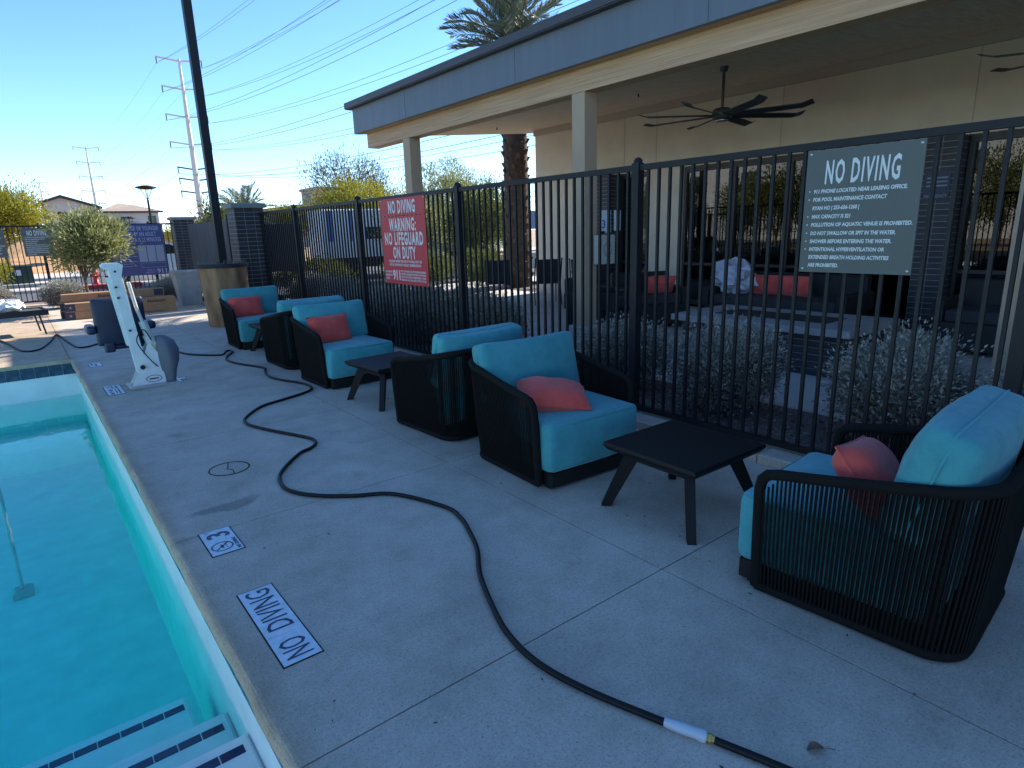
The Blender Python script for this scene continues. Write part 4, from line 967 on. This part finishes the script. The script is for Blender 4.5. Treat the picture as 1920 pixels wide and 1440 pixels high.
# gravel
gv = MB()
for k in range(5200):
    x, y = random.uniform(3.95,4.94), random.uniform(-.3,9.5); s = random.uniform(.006,.019)
    rx, ry, rz = [s*random.uniform(.7,1.3) for _ in range(3)]; a = random.uniform(0,6.28); ca, sa = math.cos(a), math.sin(a)
    P = [(rx,0,0),(0,ry,0),(-rx,0,0),(0,-ry,0),(rx*.2,ry*.1,rz*.7)]
    gv.add([(x+p[0]*ca-p[1]*sa, y+p[0]*sa+p[1]*ca, .003+p[2]) for p in P], [(0,1,4),(1,2,4),(2,3,4),(3,0,4)])
tag(part('gravel', gv, M('stone_chip', (.20,.15,.13), .9, island=.75, var=.3, scale=3)), 'reddish brown gravel chips behind the fence', 'gravel', kind='stuff')
# specks and leaf crumbs on the deck
lf = MB()
for k in range(340):
    x = random.uniform(.5,3.55); y = random.uniform(.3,12) ; 
    if random.random() < .45: x = random.uniform(2.0,3.5); y = random.uniform(.4,3.2)
    s = random.choice((.002,.003,.003,.004,.005,.008,.011)); a = random.uniform(0,6.28); ca, sa = math.cos(a)*s, math.sin(a)*s
    lf.add([(x-ca,y-sa,.002),(x-sa*.45,y+ca*.45,.003),(x+ca,y+sa,.004),(x+sa*.45,y-ca*.45,.003)], [(0,3,2,1)])
tag(part('leaf_litter', lf, M('crumb', (.045,.035,.03), .9, island=.8)), 'crumbs of dry leaf and dirt scattered over the deck', 'litter', kind='stuff')
lv = MB(); rows = []
for i in range(9):
    t_ = i/8; w = .017*math.sin(math.pi*(.06+.9*t_))**.8
    rows.append([(-w, .055*t_, .004+.012*math.sin(3*t_)+.006), (0, .055*t_, .004+.006*math.sin(3*t_)), (w, .055*t_, .005+.014*math.sin(3*t_))])
lv.add([p for r in rows for p in r], [f for i in range(8) for f in ((3*i,3*i+1,3*i+4,3*i+3),(3*i+1,3*i+2,3*i+5,3*i+4))], True).tube([(0,0,.005),(-.01,-.03,.004)], .0015, 4)
tag(part('dry_leaf', lv, M('dead_leaf', (.17,.10,.06), .8, var=.3, scale=60), None, (1.661,.654,0), (0,0,R(60))), 'curled brown dry leaf lying on the deck at the bottom right', 'leaf')

# ------------------------------------------------------------------ porch furniture
t = thing('fire_pit', 'long brick fire pit with a pale concrete top on the patio', 'fire pit', (0,0,.012))
part('core', MB().box(6.16,7.10,2.66,4.52,.0,.43), MORTAR, t)
bh = .43/6; bw = MB().box(-.0045,.03,.004,.182,.004,bh-.004).mesh('brick'); bw.materials.append(BRICK)
for k in range(6):
    for i in range(10): link('brick', bw, None, t, (6.16,2.66+.186*i,bh*k))
    for i in range(5):
        link('brick', bw, None, t, (6.16+.188*(i+1),2.66,bh*k), (0,0,R(90))); link('brick', bw, None, t, (6.16+.188*i,4.52,bh*k), (0,0,R(-90)))
top = part('top', MB().bbox(6.05,7.20,2.56,4.62,.431,.50,.008), M('pit_top', (.30,.29,.28), .7, var=.1, scale=4), t)
part('burner_tray', MB().box(6.40,6.85,2.95,4.25,.501,.506), M('lava_rock', (.02,.02,.02), .9, bump=1., bscale=60), top)
WICK = M('dark_wicker', (.012,.011,.011), .7, bump=.3, bscale=120)
CUSH = M('charcoal_cushion', (.03,.032,.036), .9)
def sofa(label, loc, rz, w):
    t = thing('patio_sofa', label, 'sofa', loc, rz, 'dark wicker seats around the fire pit')
    part('base', MB().bbox(-w/2,w/2,-.40,.40,.06,.36,.01), WICK, t); part('backrest', MB().bbox(-w/2,w/2,-.42,-.30,.361,.80,.02), WICK, t)
    for s in (-1,1): part('arm', MB().bbox(s*w/2-.06,s*w/2+.06,-.40,.40,.361,.60,.02), WICK, t)
    part('seat_cushion', MB().rbox(w/2-.07,.36,.07,.03, c=(0,.03,.43)), CUSH, t)
    for x in (-w/2+.08,w/2-.08):
        for y in (-.34,.34): part('foot', MB().box(x-.03,x+.03,y-.03,y+.03,0,.06), WICK, t)
    return t
sofa('dark wicker sofa behind the fire pit with two red pillows on it', (8.45,4.55,.012), R(90), 2.0)
sofa('dark wicker armchair left of the fire pit with one red pillow', (7.7,6.35,.012), R(150), .95)
sofa('dark wicker armchair behind the fence post', (6.9,6.55,.012), R(200), .85)
sofa('dark wicker sofa behind the grey rules sign', (8.6,1.6,.012), R(90), 1.9)
for lb, loc, rot in (('red pillow on the sofa behind the fire pit, left of two', (8.52,4.85,.65), (R(68),0,R(92))), ('red pillow on the sofa behind the fire pit, right of two', (8.52,4.40,.65), (R(68),0,R(86))), ('red pillow in the armchair left of the fire pit', (7.80,6.18,.64), (R(60),0,R(150)))):
    o = link('throw_pillow', PIL, None, None, loc); o.rotation_euler = rot; tag(o, lb, 'pillow', 'red pillows on the porch')
vs = []; fs = []; n = 16
for j in range(9):
    for k in range(n):
        th = math.pi*j/8; a = 2*math.pi*k/n; r = 1+.2*math.sin(5*a+2*j)+random.uniform(-.15,.15)
        vs.append((.22*r*math.sin(th)*math.cos(a), .34*r*math.sin(th)*math.sin(a), .24+.24*r*math.cos(th)))
for j in range(8):
    for k in range(n): fs.append((j*n+k, (j+1)*n+k, (j+1)*n+(k+1) % n, j*n+(k+1) % n))
tag(part('plastic_wrap', MB().add(vs, fs), M('wrap', (.42,.44,.52), .25), None, (8.42,5.30,.51)), 'crumpled clear plastic wrapping heaped on the sofa beside the red pillows', 'wrapping')
def dining_chair(label, loc, rz):
    t = thing('sling_chair', label, 'chair', loc, rz, 'dark sling chairs on the porch')
    S = M('sling_dark', (.028,.028,.032), .8)
    part('backrest', MB().add([(-.23,-.20,.44),(.23,-.20,.44),(.25,-.36,.92),(-.25,-.36,.92),(-.23,-.19,.45),(.23,-.19,.45),(.25,-.345,.92),(-.25,-.345,.92)], [(0,1,2,3),(7,6,5,4),(3,2,6,7),(0,4,5,1)]), S, t)
    part('seat', MB().box(-.24,.24,-.22,.24,.42,.445), S, t)
    for s in (-1,1):
        part('side_frame', MB().tube([(s*.27,-.37,.94),(s*.27,-.20,.44),(s*.27,-.14,.42),(s*.27,.25,.42)], .014, 6).tube([(s*.27,-.27,.64),(s*.28,.0,.66),(s*.28,.24,.64),(s*.27,.25,.42)], .014, 6), FRAME, t)
        part('leg', MB().tube([(s*.27,.23,.42),(s*.28,.28,.0)], .013, 6), FRAME, t); part('leg', MB().tube([(s*.27,-.16,.42),(s*.28,-.30,.0)], .013, 6), FRAME, t)
dining_chair('leftmost of the dark sling chairs on the porch', (7.95,10.5,.012), R(-38))
dining_chair('middle of the dark sling chairs, in front of the palm', (8.62,9.80,.012), R(-30))
dining_chair('dark sling chair on the porch nearest the porch post', (8.98,9.0,.012), R(-50))
dining_chair('dark sling chair half hidden behind the porch post', (9.05,8.65,.012), R(150))
# phone box and notices
t = thing('phone_box', 'cream emergency phone box fixed beside the porch post', 'phone box', (6.12,6.0,1.0))
part('case', MB().bbox(.03,.31,-.12,.0,.05,.43,.01), M('cream_plastic', (.50,.49,.42), .5), t)
part('dial', MB().tube([(.17+.075*math.cos(2*math.pi*k/24), -.124, .24+.09*math.sin(2*math.pi*k/24)) for k in range(24)], .005, 5, closed=True), M('dial_grey', (.22,.23,.22), .5), t)
part('bracket', MB().box(.13,.21,-.03,.027,.44,.48), FRAME, t)
t = tag(part('notice', MB().box(0,.21,.0,.29,-.002,0), PAPER, None, (6.25,5.98,1.46), RS), 'white paper notice with a large blue number above the phone box', 'notice')
stuff(part('lettering', T_note, M('notice_blue', (.03,.12,.5), .6), t, (0,0,.001)))
tag(part('notice', MB().box(0,.13,.0,.27,-.002,0), PAPER, None, (6.52,5.98,1.48), RS), 'narrow blank white notice right of the numbered one', 'notice')
# ------------------------------------------------------------------ pool vacuum in the water
t = thing('pool_vacuum', 'pool vacuum head on a pole, under water at the left edge', 'pool vacuum', (-.41,6.25,-1.318))
part('head', MB().bbox(-.07,.07,-.09,.09,.0,.05,.02), M('vac_blue', (.20,.42,.42), .6), t)
part('pole', MB().tube([(.0,0,.05),(-.075,1.3,1.75)], .014, 8), M('vac_pole', (.30,.45,.45), .5), t)

# ------------------------------------------------------------------ beyond the fences
def lamp(label, x, y, h, s=1.):
    t = thing('street_lamp', label, 'street lamp', (x,y,0), 0, 'black street lamps beyond the fence')
    part('pole', MB().lathe([(.11*s,0),(.10*s,.3),(.06*s,h-.75)], 10), FENCE, t)
    part('cage', MB().tube([(0,0,h-.78),(-.30*s,0,h-.12)], .02*s, 5).tube([(0,0,h-.78),(.30*s,0,h-.12)], .02*s, 5).tube([(0,0,h-.78),(0,.3*s,h-.12)], .02*s, 5).tube([(0,0,h-.78),(0,-.3*s,h-.12)], .02*s, 5), FENCE, t)
    part('shade', MB().lathe([(.34*s,h-.14),(.58*s,h-.06),(.56*s,h),(.2*s,h+.08),(.02,h+.1)], 20), FENCE, t)
lamp('tall black street lamp with a flat saucer top above the blue spa sign', 7.1, 44.5, 4.65)
lamp('small far street lamp above the olive tree', 4.75, 80, 4.5)
lamp('short street lamp just above the top of the blue spa sign', 9.6, 72, 3.7)
lamp('street lamp far behind the near brick pillar', 17.5, 60, 4.3)
ROOF = M('roof_tile', (.30,.235,.19), .9, var=.15, scale=3)
HW = M('house_wall', (.50,.47,.45), .9, var=.04, scale=1); HW2 = M('house_wall_tan', (.46,.40,.34), .9)
TRIM = M('house_trim', (.035,.03,.032), .7); WIN = M('house_window', (.03,.045,.05), .15)
def window_at(t, x0, x1, z0, z1, y=0):
    w = part('window', MB().box(x0-.08,x1+.08,y-.06,y+.02,z0-.08,z1+.08), TRIM, t); part('pane', MB().box(x0,x1,y-.08,y-.061,z0,z1), WIN, w)
t = thing('house', 'grey house with a dark edged gable behind the olive tree', 'house', (0,110,0), 0, 'houses beyond the road')
part('wall', MB().prism([(4.8,-.1),(10.9,-.1),(10.9,6.25),(6.75,7.6),(4.8,6.9)], 'y', 0, 9), HW, t)
part('roof', MB().prism([(4.3,6.75),(6.75,7.65),(11.5,6.08),(11.5,6.36),(6.75,7.95),(4.3,7.05)], 'y', -.6, 9.6), ROOF, t)
part('verge_board', MB().prism([(4.3,6.70),(6.75,7.60),(11.5,6.03),(11.5,6.36),(6.75,7.95),(4.3,7.05)], 'y', -.75, -.62), TRIM, t)
window_at(t, 6.3, 7.6, 3.3, 5.3); window_at(t, 9.2, 10.1, 3.6, 5.1); window_at(t, 6.3, 7.6, .9, 2.2)
part('gutter', MB().box(3.4,4.3,-.7,9,6.55,6.7), TRIM, t)
t = thing('house', 'tan house with a low hipped tile roof beside the tall street lamp', 'house', (0,112,0), 0, 'houses beyond the road')
part('wall', MB().box(12.0,19.0,0,9,-.1,5.8), HW, t)
part('roof', MB().add([(11.4,-.6,5.8),(19.6,-.6,5.8),(19.6,9.6,5.8),(11.4,9.6,5.8),(14.4,4.5,7.2),(16.6,4.5,6.9)], [(0,3,2,1),(0,1,5,4),(1,2,5),(2,3,4,5),(3,0,4)]), ROOF, t)
part('eave', MB().box(11.38,19.62,-.62,-.5,5.55,5.8), TRIM, t)
part('porch_roof', MB().prism([(12.2,3.3),(18.4,2.7),(18.4,2.9),(14.5,4.3),(12.2,3.6)], 'y', -3, -.01), ROOF, t)
window_at(t, 13.6, 14.3, 4.4, 4.9); window_at(t, 17.6, 18.5, 3.6, 5.0); window_at(t, 16.1, 16.7, .9, 2.2)
t = thing('house', 'distant tan building with a square tower behind the leafless tree', 'house', (0,85,0), 0, 'houses beyond the road')
part('wall', MB().box(27.5,46,0,12,-.1,5.0), HW2, t)
tw = part('tower', MB().box(33.6,37.2,-1,5,-.1,7.4), M('tower_stone', (.36,.29,.23), .9, var=.1), t); part('parapet', MB().box(33.4,37.4,-1.2,5.2,7.4,7.75).box(32.9,33.4,-.8,.2,5.0,6.9), M('tower_stone2', (.33,.26,.20), .9), tw)
part('antenna', MB().tube([(33.6,-.9,7.7),(33.6,-.9,9.3)], .05, 5).tube([(36.8,-.9,7.7),(36.8,-.9,9.2)], .05, 5), TRIM, tw)
part('roof', MB().prism([(26.9,5.0),(36.5,6.1),(46.6,5.0)], 'y', -.6, 12.6), ROOF, t)
for x in (28.2,29.9,31.6,39,41,43): window_at(t, x, x+.8, 2.6, 4.1)
t = thing('house', 'low far house whose tile roof shows left of the short palm', 'house', (0,95,0), 0, 'houses beyond the road')
part('wall', MB().box(20.5,28.0,0,9,-.1,3.7), HW2, t); part('roof', MB().prism([(20,3.7),(24.5,5.2),(28.6,3.7)], 'y', -.6, 9.6), ROOF, t); window_at(t, 22, 23.2, 1.2, 2.5); window_at(t, 25, 26.2, 1.2, 2.5)
# far walls beyond
tag(part('garden_wall', MB().box(-30,12,58,58.3,-.1,2.0), M('garden_wall_block', (.42,.33,.25), .9, var=.1, scale=1)), 'long tan block wall standing behind the earth bank', 'wall')

# transmission towers and lines
STEEL = M('tower_steel', (.55,.53,.50), .6)
def tower(label, x, y, h, s=1.):
    t = thing('transmission_tower', label, 'pylon', (x,y,0), R(-6), 'transmission poles')
    part('pole', MB().lathe([(.95*s,-3),(.62*s,h*.5),(.30*s,h)], 12), STEEL, t)
    for k, (f, l) in enumerate(((1.0,5.2),(.855,4.8),(.71,4.9),(.565,4.9),(.43,4.0),(.37,4.0),(.30,4.0))):
        for sx in (-1,1):
            a = part('cross_arm', MB().beam((0,0,f*h-.6),(sx*l*s,0,f*h),.28*s,.34*s), STEEL if k < 4 else DRIP, t)
            part('insulator', MB().tube([(sx*l*s*.97,0,f*h-.15),(sx*l*s*.97,0,f*h-1.6)], .14*s, 6), DRIP, a)
tower('nearest pale steel transmission pole left of the black lamp pole', 41.2, 183.5, 45)
tower('second transmission pole rising behind the gabled house', 36.6, 370, 45)
tower('farthest transmission pole above the yellow tree', 26.0, 603, 46)
WIRE = M('wire', (.10,.11,.13), .6)
def wire(p, q, sag, r=.032):
    p, q = Vector(p), Vector(q); pts = []
    for i in range(33):
        t_ = i/32; v = p.lerp(q, t_); v.z -= sag*4*t_*(1-t_); pts.append(v)
    return MB().tube(pts, r, 4, cap=False)
n_w = 0
for f, l in ((1.0,5.2),(.855,4.8),(.71,4.9),(.565,4.9),(.43,4.0),(.30,4.0)):
    for sx in (-1,1):
        w1 = wire((41.2+sx*l,183.5,45*f-1.6), (43.5+sx*l,-70,45*f-1.6), 6.5)
        w2 = wire((41.2+sx*l,183.5,45*f-1.6-.0), (43.5+sx*l,-70,45*f-2.7), 7.0)
        w1.add(w2.v, w2.f); o = part('power_line', w1, WIRE)
        tag(o, ('upper','second','third','fourth','fifth','lowest')[n_w//2]+(' left' if sx < 0 else ' right')+' pair of wires running overhead from the nearest transmission pole', 'wire', 'power lines overhead')
        n_w += 1
        tag(part('power_line', wire((41.2+sx*l,183.5,45*f-1.6), (36.6+sx*l,370,45*f-1.6), 4.5, .022), WIRE), ('upper','second','third','fourth','fifth','lowest')[(n_w-1)//2]+(' left' if sx < 0 else ' right')+' thin wire running away between the two nearer transmission poles', 'wire', 'power lines far')

# vehicles
GLASSV = M('car_glass', (.015,.025,.03), .08); RUB = M('tyre', (.012,.012,.012), .8); RIM = M('rim_metal', (.35,.35,.36), .3, .8)
def car(label, loc, rz, col, name, L=4.5, h=1.45, suv=False):
    t = thing('parked_car', label, 'car', loc, rz, 'cars parked beyond the fence')
    P = M('car_'+name, col, .25, var=.02); hw = .88
    prof = [(-L/2,.35),(-L/2+.02,.75),(-L/2+.25,.92),(-L*.21,1.0),(L*.30,1.0),(L/2-.15,.85),(L/2,.6),(L/2-.03,.32)] if not suv else [(-L/2,.4),(-L/2,.95),(-L/2+.1,1.05),(L*.22,1.05),(L/2-.2,.95),(L/2,.7),(L/2-.03,.35)]
    part('body', MB().prism(prof, 'y', -hw, hw), P, t)
    roof = [(-L*.34,.98),(-L*.20,h-.04),(-L*.10,h),(L*.08,h-.02),(L*.27,1.0)] if not suv else [(-L*.48,1.04),(-L*.45,h-.1),(-L*.40,h),(L*.10,h-.02),(L*.27,1.04)]
    cb = part('cabin', MB().prism(roof, 'y', -hw+.12, hw-.12), P, t)
    sh = [(x*.93, 1.02+(z-1.0)*.80) for x, z in roof]
    for s in (-1,1): part('side_window', MB().prism(sh, 'y', s*(hw-.118)-.004, s*(hw-.118)+.004), GLASSV, cb)
    part('windscreen', MB().add([(roof[-1][0]+.005,-hw+.2,roof[-1][1]+.05),(roof[-1][0]+.005,hw-.2,roof[-1][1]+.05),(roof[-2][0]+.02,hw-.24,roof[-2][1]-.05),(roof[-2][0]+.02,-hw+.24,roof[-2][1]-.05)], [(0,1,2,3)]), GLASSV, cb)
    for x in (-L*.31,L*.31):
        for s in (-1,1):
            w = part('wheel', MB().tube([(x,s*(hw-.2),.32),(x,s*(hw+.01),.32)], .32, 18), RUB, t); part('rim', MB().tube([(x,s*(hw-.02),.32),(x,s*(hw+.016),.32)], .2, 12), RIM, w)
    for s in (-1,1): part('headlight', MB().box(L/2-.16,L/2-.01,s*(hw-.22)-.14,s*(hw-.22)+.14,.66,.80), M('lens', (.6,.6,.62), .2), t)
car('white car parked behind the blue spa sign', (4.35,27.3,0), R(0), (.70,.72,.73), 'white')
car('white car glimpsed beyond the porch left of the palm trunk', (24.5,33.5,0), R(15), (.68,.70,.72), 'white2', suv=True, h=1.65)
car('dark grey car in the lot beyond the porch', (20.5,32.5,0), R(10), (.04,.042,.05), 'grey')
car('silver car in the lot right of the red sign', (16.5,31.5,0), R(5), (.35,.36,.37), 'silver', suv=True, h=1.65)
t = thing('box_truck', 'white service truck with blue panels parked behind the fence left of the red sign', 'truck', (8.9,21.4,0), R(-8))
TW = M('truck_white', (.70,.72,.74), .4)
part('cargo_box', MB().bbox(-.55,2.0,-1.0,1.0,.75,2.35,.04), TW, t)
for x in (-.35,.35): part('blue_panel', MB().box(x,x+.16,-1.006,-1.0,1.3,2.3), M('truck_blue', (.08,.16,.42), .5), t)
part('side_window', MB().box(.95,1.6,-1.006,-1.0,1.35,1.75), GLASSV, t)
part('cab', MB().prism([(2.02,.55),(3.7,.55),(3.75,1.15),(3.0,1.3),(2.6,2.0),(2.02,2.0)], 'y', -.92, .92), TW, t)
part('cab_window', MB().prism([(2.2,1.3),(2.85,1.3),(2.55,1.85),(2.2,1.85)], 'y', -.926, -.92), GLASSV, t)
part('chassis', MB().box(-.6,3.6,-.7,.7,.4,.74), TRIM, t)
for x in (.2,3.0):
    for s in (-1,1): part('wheel', MB().tube([(x,s*.70,.42),(x,s*.97,.42)], .42, 18), RUB, t)
tag(part('metal_screen', MB().box(4.50,5.35,14.6,14.66,.75,1.80).box(4.52,4.58,14.61,14.65,0,.75).box(5.26,5.32,14.61,14.65,0,.75), M('screen_navy', (.02,.022,.035), .6)), 'dark metal screen standing behind the fence right of the brick pillar', 'screen')
# utility box, hydrant and red kerb
t = thing('utility_box', 'dark green utility box on a pale pad beyond the far fence', 'utility box', (.0,29.5,0))
part('pad', MB().bbox(-.75,.95,-.6,.6,0,.12,.02), WALK, t); part('cabinet', MB().bbox(-.42,.52,-.4,.4,.121,.78,.03), M('utility_green', (.02,.055,.04), .5), t)
part('label_plate', MB().box(.0,.2,-.403,-.40,.42,.62), PAPER, t)
t = thing('fire_hydrant', 'red fire hydrant behind the trunk of the olive tree', 'hydrant', (2.15,25.9,.1)); t.scale = (.75,.75,.75)
HR = M('hydrant_red', (.42,.02,.025), .45)
part('barrel', MB().lathe([(.16,0),(.16,.05),(.11,.06),(.11,.5),(.14,.52),(.14,.56),(.10,.66),(.04,.72),(.03,.77)], 14), HR, t)
part('outlet', MB().tube([(-.2,0,.40),(.2,0,.40)], .065, 10).tube([(0,-.2,.36),(0,0,.36)], .08, 10), HR, t)
tag(part('red_kerb', MB().bbox(.9,3.4,25.0,25.28,-.05,.14,.02), M('kerb_red', (.42,.05,.05), .7, var=.3, scale=4)), 'red painted kerb before the hydrant', 'kerb')
# things across the pool that the clubhouse glass mirrors
t = thing('apartment_block', 'pale apartment block mirrored in the clubhouse windows', 'building', (-30,6,0))
part('wall', MB().box(-8,0,6,46,0,9), M('apartment_white', (.62,.60,.56), .9), t); part('roof', MB().box(-8.3,.3,5.7,46.3,9,9.3), TRIM, t)
for k in range(7):
    for z in (1.2,4.2,7.0): w = part('window', MB().box(.0,.05,8+5.2*k,9.8+5.2*k,z,z+1.4), TRIM, t); part('pane', MB().box(.051,.06,8.1+5.2*k,9.7+5.2*k,z+.1,z+1.3), WIN, w)
for k in range(8):
    tree('shade_tree', ('first','second','third','fourth','fifth','sixth','seventh','eighth')[k]+' green tree mirrored in the clubhouse windows, counting from the left', (-15-2*(k % 2),6+3.4*k,0), (-15-2*(k % 2),6+3.4*k,2.7), (1.9,2.0,2.2), (GRN,OLIVE,GRN,YEL)[k % 4], 110, 60, .5, .18, .07, .09, .7, 7, group='trees across the pool')

# low wall, hedges and more trees between the fence and the lot
tag(part('low_wall', MB().bbox(12.2,40,19.2,19.5,-.1,.62,.02), M('low_wall_block', (.48,.43,.37), .9, var=.08, scale=2)), 'low pale block wall along the lot, seen through the fence', 'wall')
for lb, x, y, sx in (('long clipped hedge behind the row of shrubs, right of the red sign', 9.2,15.9,1.5), ('clipped hedge left of the red sign behind the truck', 6.3,16.6,1.3), ('clipped hedge nearest the palm trunk', 11.6,16.2,.9)):
    tree('clipped_hedge', lb, (x,y,0), (x,y,.48), (sx,.55,.46), GRN, 190, 70, .17, .06, .024, .02, .1, 6, cat='hedge', lo=-.95, shell=.6)
tree('shade_tree', 'tall green tree filling the gap right of the red sign', (13.2,18.6,0), (13.2,18.6,1.95), (1.7,1.5,1.45), GRN, 200, 90, .33, .10, .035, .08, .6, 10)
tree('olive_tree', 'grey green tree directly behind the red sign and its left edge', (10.4,18.2,0), (10.4,18.2,1.7), (1.25,1.2,1.2), OLIVE, 160, 80, .28, .09, .028, .07, .5, 9)
